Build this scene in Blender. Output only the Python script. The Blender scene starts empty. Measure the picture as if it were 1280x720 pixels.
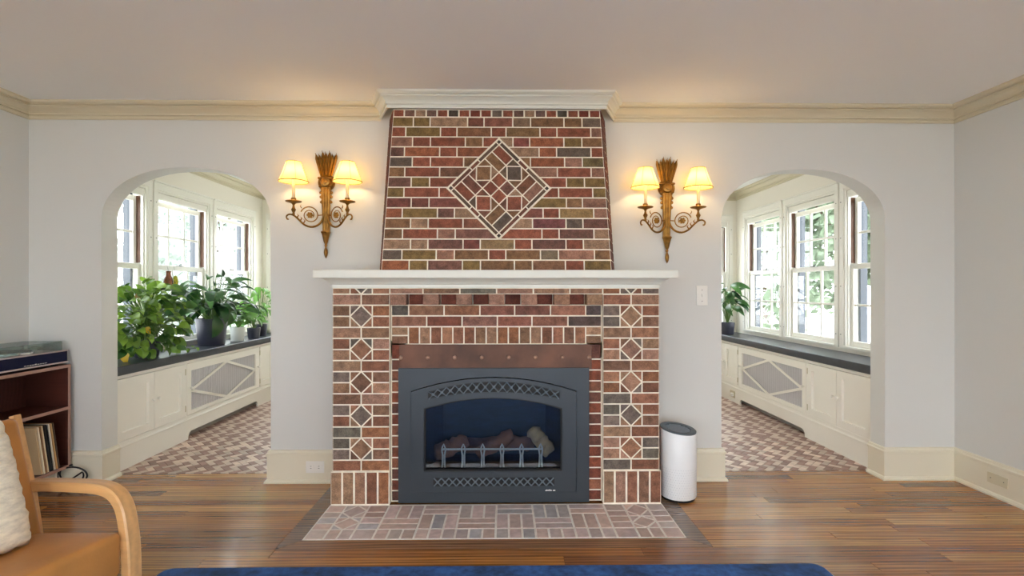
import bpy, bmesh, math, random
from mathutils import Vector, Matrix, Euler
R = random.Random(7)
SC = bpy.context.scene
COL = SC.collection
PI = math.pi

# ------------------------------------------------------------------ camera, sky, exposure
cam = bpy.data.objects.new('camera', bpy.data.cameras.new('camera'))
COL.objects.link(cam)
cam.location = (0.05, -3.587, 1.32)
cam.rotation_euler = (PI / 2, 0, math.radians(-0.8))
cam.data.sensor_width = 36.0
cam.data.lens = 36.0 * 650 / 1280
cam.data.shift_y = 2 / 1280
cam.data.clip_start = 0.02
SC.camera = cam

world = bpy.data.worlds.new('overcast_sky')
SC.world = world
world.use_nodes = True
bg = world.node_tree.nodes['Background']
bg.inputs[0].default_value = (0.88, 0.94, 1.0, 1)
bg.inputs[1].default_value = 6.0

SC.view_settings.view_transform = 'Standard'
SC.view_settings.look = 'None'
SC.view_settings.exposure = 0.70
SC.view_settings.gamma = 1.0
SC.view_settings.use_curve_mapping = False
SC.cycles.use_denoising = True
SC.cycles.max_bounces = 10
SC.cycles.diffuse_bounces = 6
SC.cycles.transparent_max_bounces = 24
SC.cycles.caustics_reflective = False
SC.cycles.caustics_refractive = False
SC.cycles.sample_clamp_indirect = 6.0


# ------------------------------------------------------------------ materials
def lin(c):
    return tuple((x / 255 / 12.92) if x / 255 <= 0.04045 else ((x / 255 + 0.055) / 1.055) ** 2.4 for x in c)


MATS = {}


def mat(name, rgb=(200, 200, 200), rough=0.6, metal=0.0, noise=0.0, nscale=8.0, bump=0.0, bscale=60.0,
        objcol=False, stretch=(1, 1, 1), trans=0.0, coat=0.0, spec=None, rnd=0.0, rgb2=None, fine=0.0):
    if name in MATS:
        return MATS[name]
    m = bpy.data.materials.new(name)
    MATS[name] = m
    m.use_nodes = True
    nt = m.node_tree
    n, l = nt.nodes, nt.links
    b = n['Principled BSDF']
    col = lin(rgb)
    b.inputs['Roughness'].default_value = rough
    b.inputs['Metallic'].default_value = metal
    if coat:
        b.inputs['Coat Weight'].default_value = coat
        b.inputs['Coat Roughness'].default_value = 0.12
    if spec is not None:
        b.inputs['Specular IOR Level'].default_value = spec
    src = None
    oi = None
    if objcol or rnd:
        oi = n.new('ShaderNodeObjectInfo')
    if objcol:
        src = oi.outputs['Color']
    else:
        rgbn = n.new('ShaderNodeRGB')
        rgbn.outputs[0].default_value = (*col, 1)
        src = rgbn.outputs[0]
    tc = n.new('ShaderNodeTexCoord')
    mp = n.new('ShaderNodeMapping')
    mp.inputs['Scale'].default_value = stretch
    l.new(tc.outputs['Object'], mp.inputs[0])
    vec = mp.outputs[0]
    if oi is not None:
        cb = n.new('ShaderNodeVectorMath')
        cb.operation = 'MULTIPLY_ADD'
        cx = n.new('ShaderNodeCombineXYZ')
        for i in range(3):
            l.new(oi.outputs['Random'], cx.inputs[i])
        cb.inputs[1].default_value = (37.0, 53.0, 71.0)
        l.new(cx.outputs[0], cb.inputs[0])
        l.new(vec, cb.inputs[2])
        vec = cb.outputs[0]
    if rgb2 is not None and oi is not None:
        mc = n.new('ShaderNodeMix')
        mc.data_type = 'RGBA'
        l.new(oi.outputs['Random'], mc.inputs[0])
        l.new(src, mc.inputs[6])
        mc.inputs[7].default_value = (*lin(rgb2), 1)
        src = mc.outputs[2]
    val = None
    if noise:
        t = n.new('ShaderNodeTexNoise')
        t.inputs['Scale'].default_value = nscale
        t.inputs['Detail'].default_value = 5
        l.new(vec, t.inputs['Vector'])
        r = n.new('ShaderNodeMapRange')
        r.inputs[1].default_value = 0.3
        r.inputs[2].default_value = 0.7
        r.inputs[3].default_value = 1 - noise
        r.inputs[4].default_value = 1 + noise
        l.new(t.outputs[0], r.inputs[0])
        val = r.outputs[0]
    if fine:
        t3 = n.new('ShaderNodeTexNoise')
        t3.inputs['Scale'].default_value = nscale * 6
        t3.inputs['Detail'].default_value = 3
        l.new(vec, t3.inputs['Vector'])
        r3 = n.new('ShaderNodeMapRange')
        r3.inputs[1].default_value = 0.3
        r3.inputs[2].default_value = 0.7
        r3.inputs[3].default_value = 1 - fine
        r3.inputs[4].default_value = 1 + fine
        l.new(t3.outputs[0], r3.inputs[0])
        m3 = n.new('ShaderNodeMath')
        m3.operation = 'MULTIPLY'
        l.new(val, m3.inputs[0])
        l.new(r3.outputs[0], m3.inputs[1])
        val = m3.outputs[0]
    if rnd:
        r2 = n.new('ShaderNodeMapRange')
        r2.inputs[3].default_value = 1 - rnd
        r2.inputs[4].default_value = 1 + rnd
        l.new(oi.outputs['Random'], r2.inputs[0])
        if val is None:
            val = r2.outputs[0]
        else:
            mm = n.new('ShaderNodeMath')
            mm.operation = 'MULTIPLY'
            l.new(val, mm.inputs[0])
            l.new(r2.outputs[0], mm.inputs[1])
            val = mm.outputs[0]
    if val is not None:
        vm = n.new('ShaderNodeVectorMath')
        vm.operation = 'SCALE'
        l.new(src, vm.inputs[0])
        l.new(val, vm.inputs['Scale'])
        src = vm.outputs[0]
    l.new(src, b.inputs['Base Color'])
    if bump:
        t2 = n.new('ShaderNodeTexNoise')
        t2.inputs['Scale'].default_value = bscale
        t2.inputs['Detail'].default_value = 3
        l.new(vec, t2.inputs['Vector'])
        bp = n.new('ShaderNodeBump')
        bp.inputs['Strength'].default_value = bump
        bp.inputs['Distance'].default_value = 0.004
        l.new(t2.outputs[0], bp.inputs['Height'])
        l.new(bp.outputs[0], b.inputs['Normal'])
    if trans:
        tr = n.new('ShaderNodeBsdfTranslucent')
        l.new(src, tr.inputs[0])
        mx = n.new('ShaderNodeMixShader')
        mx.inputs[0].default_value = trans
        l.new(b.outputs[0], mx.inputs[1])
        l.new(tr.outputs[0], mx.inputs[2])
        l.new(mx.outputs[0], n['Material Output'].inputs[0])
    return m


def glass_mat(name, tint=(255, 255, 255), gloss=0.06, rough=0.0, dark=1.0):
    m = bpy.data.materials.new(name)
    MATS[name] = m
    m.use_nodes = True
    nt = m.node_tree
    n, l = nt.nodes, nt.links
    n.remove(n['Principled BSDF'])
    t = n.new('ShaderNodeBsdfTransparent')
    c = lin(tint)
    t.inputs[0].default_value = (c[0] * dark, c[1] * dark, c[2] * dark, 1)
    g = n.new('ShaderNodeBsdfGlossy')
    g.inputs['Roughness'].default_value = rough
    f = n.new('ShaderNodeLayerWeight')
    f.inputs[0].default_value = 0.5
    pw = n.new('ShaderNodeMath')
    pw.operation = 'POWER'
    pw.inputs[1].default_value = 5.0
    l.new(f.outputs['Facing'], pw.inputs[0])
    a = n.new('ShaderNodeMath')
    a.operation = 'MULTIPLY_ADD'
    a.inputs[1].default_value = 0.5
    a.inputs[2].default_value = gloss
    l.new(pw.outputs[0], a.inputs[0])
    mx = n.new('ShaderNodeMixShader')
    l.new(a.outputs[0], mx.inputs[0])
    l.new(t.outputs[0], mx.inputs[1])
    l.new(g.outputs[0], mx.inputs[2])
    l.new(mx.outputs[0], n['Material Output'].inputs[0])
    return m


def wood_mat(name, gscale=1.0, rough=0.27, objcol=True, rgb=(150, 105, 65), contrast=0.55, coat=0.4):
    m = bpy.data.materials.new(name)
    MATS[name] = m
    m.use_nodes = True
    nt = m.node_tree
    n, l = nt.nodes, nt.links
    b = n['Principled BSDF']
    tc = n.new('ShaderNodeTexCoord')
    oi = n.new('ShaderNodeObjectInfo')
    cx = n.new('ShaderNodeCombineXYZ')
    for i in range(3):
        l.new(oi.outputs['Random'], cx.inputs[i])
    ad = n.new('ShaderNodeVectorMath')
    ad.operation = 'MULTIPLY_ADD'
    ad.inputs[1].default_value = (23, 7, 11)
    l.new(cx.outputs[0], ad.inputs[0])
    l.new(tc.outputs['Object'], ad.inputs[2])
    mp = n.new('ShaderNodeMapping')
    mp.inputs['Scale'].default_value = (2.2 * gscale, 26 * gscale, 26 * gscale)
    l.new(ad.outputs[0], mp.inputs[0])
    wv = n.new('ShaderNodeTexWave')
    wv.wave_type = 'BANDS'
    wv.bands_direction = 'Y'
    wv.inputs['Scale'].default_value = 0.42
    wv.inputs['Distortion'].default_value = 14.0
    wv.inputs['Detail'].default_value = 3
    wv.inputs['Detail Scale'].default_value = 0.35
    l.new(mp.outputs[0], wv.inputs['Vector'])
    mp2 = n.new('ShaderNodeMapping')
    mp2.inputs['Scale'].default_value = (3.0 * gscale, 70 * gscale, 70 * gscale)
    l.new(ad.outputs[0], mp2.inputs[0])
    fn = n.new('ShaderNodeTexNoise')
    fn.inputs['Scale'].default_value = 1.0
    fn.inputs['Detail'].default_value = 4
    l.new(mp2.outputs[0], fn.inputs['Vector'])
    mx = n.new('ShaderNodeMath')
    mx.operation = 'MULTIPLY_ADD'
    mx.inputs[1].default_value = 0.42
    l.new(wv.outputs['Fac'], mx.inputs[0])
    l.new(fn.outputs[0], mx.inputs[2])
    mr = n.new('ShaderNodeMapRange')
    mr.inputs[1].default_value = 0.35
    mr.inputs[2].default_value = 1.05
    mr.inputs[3].default_value = 1 - contrast
    mr.inputs[4].default_value = 1 + contrast * 0.7
    l.new(mx.outputs[0], mr.inputs[0])
    sc = n.new('ShaderNodeVectorMath')
    sc.operation = 'SCALE'
    if objcol:
        l.new(oi.outputs['Color'], sc.inputs[0])
    else:
        sc.inputs[0].default_value = lin(rgb)
    l.new(mr.outputs[0], sc.inputs['Scale'])
    l.new(sc.outputs[0], b.inputs['Base Color'])
    b.inputs['Roughness'].default_value = rough
    b.inputs['Coat Weight'].default_value = coat
    b.inputs['Coat Roughness'].default_value = 0.1
    return m


def emit_mat(name, rgb, s):
    m = bpy.data.materials.new(name)
    MATS[name] = m
    m.use_nodes = True
    n = m.node_tree.nodes
    n.remove(n['Principled BSDF'])
    e = n.new('ShaderNodeEmission')
    e.inputs[0].default_value = (*rgb, 1)
    e.inputs[1].default_value = s
    m.node_tree.links.new(e.outputs[0], n['Material Output'].inputs[0])
    return m


WALL = mat('wall_paint', (219, 220, 217), 0.65, bump=0.05, bscale=90)
CEIL = mat('ceiling_paint', (243, 245, 245), 0.8)
TRIM = mat('cream_trim_paint', (230, 224, 204), 0.35)
WHITE = mat('white_trim_paint', (243, 241, 233), 0.35)
MANTEL = mat('mantel_paint', (226, 227, 218), 0.35)
CROWNM = mat('crown_cream', (216, 207, 182), 0.4)  # a tone darker than the cream trim
SUNWALL = mat('sunroom_paint', (242, 237, 226), 0.5)
CABW = mat('cabinet_paint', (243, 240, 230), 0.35)
MORTAR = mat('mortar', (242, 234, 216), 0.9, noise=0.12, nscale=20, bump=0.4, bscale=150)
MORTARG = mat('mortar_grey', (244, 240, 234), 0.9, noise=0.1, nscale=20, bump=0.4, bscale=150)
BRICK = mat('brick_clay', objcol=True, rough=0.82, noise=0.34, nscale=26, fine=0.28, bump=0.6, bscale=130)
PAVER = mat('hearth_clay', objcol=True, rough=0.5, noise=0.15, nscale=25, bump=0.25, bscale=120)
TILE = mat('sunroom_tile', objcol=True, rough=0.45, noise=0.12, nscale=30, bump=0.15, bscale=90)
TILEL = mat('sunroom_tile_cream', (212, 192, 178), rough=0.45, noise=0.12, nscale=30)
TILED = mat('sunroom_tile_mauve', (156, 122, 110), rough=0.45, noise=0.15, nscale=30)
SLATE = mat('slate_top', (38, 44, 53), 0.3, noise=0.15, nscale=14)
OAK = wood_mat('oak_floor')
OAKSLAB = wood_mat('oak_floor_far', objcol=False, rgb=(166, 112, 60))
WALNUT = wood_mat('cabinet_walnut', objcol=False, rgb=(80, 42, 34), rough=0.45, contrast=0.3, coat=0.1)
EDGE = mat('cabinet_edge', (168, 132, 118), 0.45)
ASH = wood_mat('chair_ash', objcol=False, rgb=(214, 166, 110), rough=0.35, contrast=0.15, coat=0.2)
LEATHER = mat('tan_leather', (182, 126, 66), 0.42, noise=0.18, nscale=5, bump=0.12, bscale=120)
KNIT = mat('cream_knit', (236, 228, 208), 0.95, noise=0.16, nscale=26, stretch=(1, 1, 3), bump=1.0, bscale=55)
RUGM = mat('blue_rug_pile', (46, 86, 146), 0.95, noise=0.5, nscale=5, fine=0.35, bump=0.8, bscale=240)
RUGEDGE = mat('rug_binding', (190, 180, 172), 0.9)
STEEL = mat('insert_steel', (53, 60, 67), 0.42, metal=0.3, noise=0.06, nscale=3)
LATT = mat('vent_steel_lit', (104, 116, 126), 0.4, metal=0.4)  # insert steel with the light on its bars painted into the colour
BLACK = mat('matte_black', (10, 11, 14), 0.7)
FIREBOX = mat('firebox_black', (40, 45, 48), 0.7)
COPPER = mat('patina_lintel', (92, 60, 45), 0.5, metal=0.3, noise=0.5, nscale=5)
RIVET = mat('rivet_metal', (176, 140, 120), 0.4, metal=0.4)
SILVER = mat('grate_metal', (220, 210, 196), 0.45, metal=0.3)
LOG = mat('ceramic_log', (140, 92, 66), 0.9, noise=0.5, nscale=9, bump=1.0, bscale=40)
LOGT = mat('ceramic_log_tan', (196, 160, 112), 0.9, noise=0.4, nscale=9, bump=1.0, bscale=40)
GILT = mat('antique_gilt', (150, 110, 50), 0.36, metal=0.75, noise=0.35, nscale=30)
CANDLE = mat('candle_sleeve', (244, 236, 214), 0.5, trans=0.4)
SHADE = mat('lamp_shade_silk', (252, 226, 150), 0.8, trans=0.46)
SHTRIM = mat('shade_trim', (150, 128, 70), 0.7)
BULB = emit_mat('bulb_glow', (1.0, 0.72, 0.38), 100.0)
PLATE = mat('plate_plastic', (238, 236, 230), 0.35)
BEIGE = mat('plate_beige', (214, 206, 178), 0.4)
SLOT = mat('plate_slot', (60, 60, 62), 0.5)
PURW = mat('purifier_white', (236, 238, 240), 0.35)
PURG = mat('purifier_grey', (84, 94, 102), 0.35)
NAVY = mat('navy_fascia', (12, 17, 52), 0.5, spec=0.15)
ALU = mat('turntable_metal', (196, 178, 176), 0.35, metal=0.5)
CHROME = mat('chrome', (215, 220, 222), 0.15, metal=1.0)
BRASSH = mat('hinge_metal', (198, 190, 165), 0.4, metal=0.6)
SLEEVE = mat('record_sleeve', objcol=True, rough=0.7)
CABLE = mat('black_cable', (16, 16, 18), 0.5)
JAMBW = mat('stained_jamb', (92, 58, 34), 0.5, noise=0.2, nscale=6, stretch=(1, 1, 0.1))
EXTJ = mat('exterior_slate_paint', (74, 81, 90), 0.6)
RIB = mat('radiator_ribbing', (196, 194, 196), 0.5, metal=0.2)
LEAF = mat('pothos_leaf', (44, 92, 34), 0.32, noise=0.2, nscale=20, rnd=0.25, trans=0.3, rgb2=(134, 166, 62))
LEAFD = mat('lily_leaf', (30, 70, 36), 0.28, noise=0.12, nscale=20, rnd=0.3, trans=0.15, rgb2=(72, 118, 58))
LEAFL = mat('pale_leaf', (120, 168, 84), 0.45, rnd=0.35, trans=0.35)
LEAFY = mat('yellow_leaf', (226, 186, 50), 0.5, trans=0.3)
LEAFB = mat('withered_leaf', (168, 140, 96), 0.7)
STEM = mat('plant_stem', (96, 128, 60), 0.5)
POTD = mat('charcoal_pot', (58, 60, 74), 0.35)
POTT = mat('terracotta_pot', (150, 92, 64), 0.8)
POTW = mat('white_pot', (222, 226, 220), 0.3)
SOIL = mat('soil', (44, 34, 26), 0.95)
BARK = mat('tree_bark', (88, 74, 60), 0.9, noise=0.3)
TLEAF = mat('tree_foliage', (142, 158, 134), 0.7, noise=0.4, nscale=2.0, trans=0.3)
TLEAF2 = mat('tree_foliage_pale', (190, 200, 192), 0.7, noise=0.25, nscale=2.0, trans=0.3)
BOUNCE = mat('bounce_ground', (200, 197, 188), 0.95, noise=0.2, nscale=1.0)  # ground colour paled to bounce daylight up onto the ceiling
PANE = glass_mat('window_glass', gloss=0.04)
FGLASS = glass_mat('firebox_glass', (222, 230, 238), 0.07, 0.02)
ACRYL = glass_mat('acrylic_cover', (226, 234, 233), 0.10, 0.02)
AMBER = glass_mat('amber_glass', (206, 152, 96), 0.06, dark=0.55)
LIME = glass_mat('olive_glass', (200, 190, 96), 0.06)


# ------------------------------------------------------------------ mesh helpers
def wloc(o):
    v = Vector((0, 0, 0))
    while o is not None:
        v = v + o.location
        o = o.parent
    return v


def tag(o, label, cat, group=None):
    o['label'] = label
    o['category'] = cat
    if group:
        o['group'] = group
    return o


def empty(name, loc=(0, 0, 0), rz=0.0):
    o = bpy.data.objects.new(name, None)
    o.empty_display_size = 0.1
    COL.objects.link(o)
    o.location = loc
    o.rotation_euler = (0, 0, rz)
    return o


def thing(name, label, cat, loc=(0, 0, 0), rz=0.0, group=None):
    return tag(empty(name, loc, rz), label, cat, group)


class MB:
    def __init__(s):
        s.v, s.f = [], []

    def add(s, vs, fs):
        k = len(s.v)
        s.v += [Vector(v) for v in vs]
        s.f += [tuple(i + k for i in f) for f in fs]
        return s

    def box(s, x0, x1, y0, y1, z0, z1, c=0.0):
        x0, x1 = min(x0, x1), max(x0, x1)
        y0, y1 = min(y0, y1), max(y0, y1)
        z0, z1 = min(z0, z1), max(z0, z1)
        c = min(c, (x1 - x0) * .45, (y1 - y0) * .45, (z1 - z0) * .45)
        if c <= 0:
            s.add([(x0, y0, z0), (x1, y0, z0), (x1, y1, z0), (x0, y1, z0), (x0, y0, z1), (x1, y0, z1), (x1, y1, z1), (x0, y1, z1)],
                  [(0, 3, 2, 1), (4, 5, 6, 7), (0, 1, 5, 4), (1, 2, 6, 5), (2, 3, 7, 6), (3, 0, 4, 7)])
            return s
        bm = bmesh.new()
        bmesh.ops.create_cube(bm, size=1)
        bmesh.ops.scale(bm, verts=bm.verts, vec=(x1 - x0, y1 - y0, z1 - z0))
        bmesh.ops.translate(bm, verts=bm.verts, vec=((x0 + x1) / 2, (y0 + y1) / 2, (z0 + z1) / 2))
        bmesh.ops.bevel(bm, geom=bm.edges[:], offset=c, segments=1, affect='EDGES')
        bm.verts.index_update()
        s.add([v.co.copy() for v in bm.verts], [tuple(v.index for v in f.verts) for f in bm.faces])
        bm.free()
        return s

    def tube(s, pts, rad, n=8, cap=True, flat=1.0):
        pts = [Vector(p) for p in pts]
        m = len(pts)
        rads = rad if isinstance(rad, (list, tuple)) else [rad] * m
        up = None
        vs, fs = [], []
        for i, p in enumerate(pts):
            t = (pts[min(i + 1, m - 1)] - pts[max(i - 1, 0)])
            if t.length < 1e-9:
                t = Vector((0, 0, 1))
            t.normalize()
            if up is None:
                a = Vector((0, 0, 1)) if abs(t.z) < 0.9 else Vector((1, 0, 0))
                up = (a - t * a.dot(t)).normalized()
            else:
                up = (up - t * up.dot(t))
                up = up.normalized() if up.length > 1e-6 else t.orthogonal().normalized()
            sd = t.cross(up)
            for k in range(n):
                a = 2 * PI * k / n
                vs.append(p + up * (math.cos(a) * rads[i]) + sd * (math.sin(a) * rads[i] * flat))
        for i in range(m - 1):
            for k in range(n):
                a, b = i * n + k, i * n + (k + 1) % n
                fs.append((a, b, b + n, a + n))
        if cap:
            fs.append(tuple(range(n - 1, -1, -1)))
            fs.append(tuple((m - 1) * n + k for k in range(n)))
        return s.add(vs, fs)

    def lathe(s, prof, c=(0, 0, 0), n=20, axis='Z'):
        c = Vector(c)
        vs, fs = [], []
        for r, z in prof:
            for k in range(n):
                a = 2 * PI * k / n
                if axis == 'Z':
                    p = Vector((r * math.cos(a), r * math.sin(a), z))
                elif axis == 'Y':
                    p = Vector((r * math.cos(a), z, -r * math.sin(a)))
                else:
                    p = Vector((z, r * math.cos(a), r * math.sin(a)))
                vs.append(c + p)
        for i in range(len(prof) - 1):
            for k in range(n):
                a, b = i * n + k, i * n + (k + 1) % n
                fs.append((a, b, b + n, a + n))
        if prof[0][0] > 1e-6:
            fs.append(tuple(range(n - 1, -1, -1)))
        if prof[-1][0] > 1e-6:
            fs.append(tuple((len(prof) - 1) * n + k for k in range(n)))
        return s.add(vs, fs)

    def prism(s, poly, fr, w0, w1, ch=0.0):
        """polygon (u,v) extruded from w0 to w1 in frame fr(u,v,w), front edge chamfered"""
        n = len(poly)
        cx = sum(p[0] for p in poly) / n
        cy = sum(p[1] for p in poly) / n

        def inset(p):
            dx, dy = p[0] - cx, p[1] - cy
            L = math.hypot(dx, dy)
            k = max(0.2, 1 - ch * 1.3 / max(L, 1e-6))
            return (cx + dx * k, cy + dy * k)
        if ch:
            rings = [[(p, w0) for p in poly], [(p, w1 - ch) for p in poly], [(inset(p), w1) for p in poly]]
        else:
            rings = [[(p, w0) for p in poly], [(p, w1) for p in poly]]
        vs, fs = [], []
        for r in rings:
            for (p, w) in r:
                vs.append(fr(p[0], p[1], w))
        for i in range(len(rings) - 1):
            for k in range(n):
                a, b = i * n + k, i * n + (k + 1) % n
                fs.append((a, b, b + n, a + n))
        fs.append(tuple(range(n - 1, -1, -1)))
        fs.append(tuple((len(rings) - 1) * n + k for k in range(n)))
        return s.add(vs, fs)

    def sweep(s, prof, path, side=1, closed_ends=True):
        """profile (d,z) swept along a plan path, d measured to the right of travel"""
        P = [Vector((p[0], p[1])) for p in path]
        m, n = len(P), len(prof)
        vs, fs = [], []
        for i in range(m):
            dirs = []
            if i > 0:
                dirs.append((P[i] - P[i - 1]).normalized())
            if i < m - 1:
                dirs.append((P[i + 1] - P[i]).normalized())
            ns = [Vector((d.y, -d.x)) * side for d in dirs]
            if len(ns) == 2:
                b = ns[0] + ns[1]
                b = b / max(1e-6, b.dot(ns[0]))
            else:
                b = ns[0]
            for d, z in prof:
                q = P[i] + b * d
                vs.append((q.x, q.y, z))
        for i in range(m - 1):
            for k in range(n):
                a, b = i * n + k, i * n + (k + 1) % n
                fs.append((a, b, b + n, a + n))
        if closed_ends:
            fs.append(tuple(range(n)))
            fs.append(tuple((m - 1) * n + k for k in reversed(range(n))))
        return s.add(vs, fs)

    def mesh(s, name, m=None, smooth=False, center=None):
        me = bpy.data.meshes.new(name)
        vs = s.v if center is None else [v - center for v in s.v]
        me.from_pydata([tuple(v) for v in vs], [], s.f)
        me.update()
        bm = bmesh.new()
        bm.from_mesh(me)
        bmesh.ops.recalc_face_normals(bm, faces=bm.faces[:])
        bm.to_mesh(me)
        bm.free()
        if m is not None:
            me.materials.append(m)
        if smooth:
            for p in me.polygons:
                p.use_smooth = True
            if smooth != 'all':
                try:
                    me.set_sharp_from_angle(angle=math.radians(40))
                except Exception:
                    pass
        return me

    def build(s, name, m, parent=None, smooth=False, world=True, base=False):
        """one mesh object; vertices given in world space (or in the parent's space when world is False)"""
        lo = Vector((min(v.x for v in s.v), min(v.y for v in s.v), min(v.z for v in s.v)))
        hi = Vector((max(v.x for v in s.v), max(v.y for v in s.v), max(v.z for v in s.v)))
        c = (lo + hi) / 2
        if base:
            c.z = lo.z
        o = bpy.data.objects.new(name, s.mesh(name, m, smooth, c))
        COL.objects.link(o)
        if parent is not None:
            o.parent = parent
            o.location = c - wloc(parent) if world else c
        else:
            o.location = c
        return o


def struct(o):
    o['kind'] = 'structure'
    return o


def stuff(o):
    o['kind'] = 'stuff'
    return o


def clip(poly, a, b, c):
    """keep a*u+b*v>=c"""
    out = []
    n = len(poly)
    for i in range(n):
        p, q = poly[i], poly[(i + 1) % n]
        dp, dq = a * p[0] + b * p[1] - c, a * q[0] + b * q[1] - c
        if dp >= 0:
            out.append(p)
        if (dp >= 0) != (dq >= 0):
            t = dp / (dp - dq)
            out.append((p[0] + (q[0] - p[0]) * t, p[1] + (q[1] - p[1]) * t))
    return out


def area(poly):
    return abs(sum(poly[i][0] * poly[(i + 1) % len(poly)][1] - poly[(i + 1) % len(poly)][0] * poly[i][1] for i in range(len(poly)))) / 2


def shrink(poly, d):
    """inset a convex polygon by d"""
    n = len(poly)
    s = sum(poly[i][0] * poly[(i + 1) % n][1] - poly[(i + 1) % n][0] * poly[i][1] for i in range(n))
    if s < 0:
        poly = poly[::-1]
    out = poly
    for i in range(n):
        p, q = poly[i], poly[(i + 1) % n]
        ex, ey = q[0] - p[0], q[1] - p[1]
        L = math.hypot(ex, ey)
        if L < 1e-9:
            continue
        a, b = -ey / L, ex / L
        out = clip(out, a, b, a * p[0] + b * p[1] + d)
        if len(out) < 3:
            return []
    return out


def rect(u0, u1, v0, v1):
    return [(u0, v0), (u1, v0), (u1, v1), (u0, v1)]


def copy_tree(o, parent=None):
    c = o.copy()
    COL.objects.link(c)
    c.parent = parent
    for ch in list(o.children):
        copy_tree(ch, c)
    return c


# ------------------------------------------------------------------ key dimensions
AX0, AX1, ATOP, ASPR, WT = 1.553, 2.700, 2.157, 1.800, 0.145     # arches and wall thickness
SX = 3.19                                                        # side walls
CZ = 2.585                                                       # ceiling
YB = -6.6                                                        # wall behind the camera
WX, EY = 3.07, 3.15                                              # sunroom window wall and end wall
IX = 1.40                                                        # sunroom inner wall
BF = 2.735                                                       # window bench face


# ------------------------------------------------------------------ shell
def arch_pts(x0, x1, n=36, e=2.15):
    c, a, b = (x0 + x1) / 2, (x1 - x0) / 2, ATOP - ASPR
    pts = []
    for i in range(n + 1):
        t = PI * (1 - i / n)
        ct, st = math.cos(t), math.sin(t)
        pts.append((c + a * math.copysign(abs(ct) ** (2 / e), ct), ASPR + b * abs(st) ** (2 / e)))
    return pts


out = [(-SX - .15, 0)]
out += [(-AX1, 0)] + arch_pts(-AX1, -AX0) + [(-AX0, 0)]
out += [(AX0, 0)] + arch_pts(AX0, AX1) + [(AX1, 0)]
out += [(SX + .15, 0), (SX + .15, 2.7), (-SX - .15, 2.7)]
struct(MB().prism(out, lambda u, v, w: (u, w, v), 0.0, WT).build('wall_back', WALL))

WIN_Z0, WIN_Z1, WIN_W = 0.80, 2.22, 0.83


def wall_openings(name, frame, length, opens, thick, m, z1=2.7):
    """wall from u=0..length with rectangular openings [(u0,u1,z0,z1)]"""
    b = MB()
    cuts = sorted(opens)
    u = 0.0
    def bx(u0, u1, z0_, z1_):
        if u1 - u0 < 1e-4 or z1_ - z0_ < 1e-4:
            return
        ps = [(u0, 0, z0_), (u1, 0, z0_), (u1, thick, z0_), (u0, thick, z0_), (u0, 0, z1_), (u1, 0, z1_), (u1, thick, z1_), (u0, thick, z1_)]
        b.add([frame(*p) for p in ps], [(0, 3, 2, 1), (4, 5, 6, 7), (0, 1, 5, 4), (1, 2, 6, 5), (2, 3, 7, 6), (3, 0, 4, 7)])
    for (a, c, za, zb) in cuts:
        bx(u, a, 0, z1)
        bx(a, c, 0, za)
        bx(a, c, zb, z1)
        u = c
    bx(u, length, 0, z1)
    return struct(b.build(name, m))


SIDE_Y = [(0.165, 0.995), (1.115, 1.945), (2.065, 2.895)]       # window openings along the sunroom side walls
END_X = [(1.46, 2.02), (2.14, 2.97)]                              # and across its end walls (|x|)
for s, nm in ((-1, 'left'), (1, 'right')):
    wall_openings('wall_sunroom_' + nm, lambda u, t, z, s=s: (s * (WX + t), WT + u, z), EY - WT + .17,
                  [(a - WT, c - WT, WIN_Z0, WIN_Z1) for a, c in SIDE_Y], 0.17, SUNWALL)
    wall_openings('wall_end_' + nm, lambda u, t, z, s=s: (s * (IX + u), EY + t, z), WX - IX,
                  [(a - IX, c - IX, WIN_Z0, WIN_Z1) for a, c in END_X[1:]], 0.17, SUNWALL)
    struct(MB().box(s * IX, s * (IX - .1), WT, EY + .17, 0, 2.7).build('wall_inner_' + nm, SUNWALL))
    struct(MB().box(s * (IX - .1), s * (WX + .17), WT, EY + .17, CZ, CZ + .1).build('ceiling_sunroom_' + nm, CEIL))
struct(MB().box(-SX - .15, SX + .15, YB - .15, WT, CZ, CZ + .1).build('ceiling', CEIL))

# side walls of the main room; their only windows are unseen ones added for light
BZ0, BZ1 = 0.14, 2.38                                             # tall unseen windows behind the camera, added to brighten the room
FILL_SW = [(-6.35, -5.39), (-5.25, -4.29)]
for s, nm in ((-1, 'left'), (1, 'right')):
    wall_openings('wall_' + nm, lambda u, t, z, s=s: (s * (SX + t), YB + u, z), -YB,
                  [(a - YB, c - YB, BZ0, BZ1) for a, c in FILL_SW], 0.15, WALL)
FILL_BW = [-2.6, -1.56, -0.52, 0.52, 1.56, 2.6]
wall_openings('wall_behind', lambda u, t, z: (-SX + u, YB - t, z), 2 * SX,
              [(x - .48 + SX, x + .48 + SX, BZ0, BZ1) for x in FILL_BW], 0.15, WALL)

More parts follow.
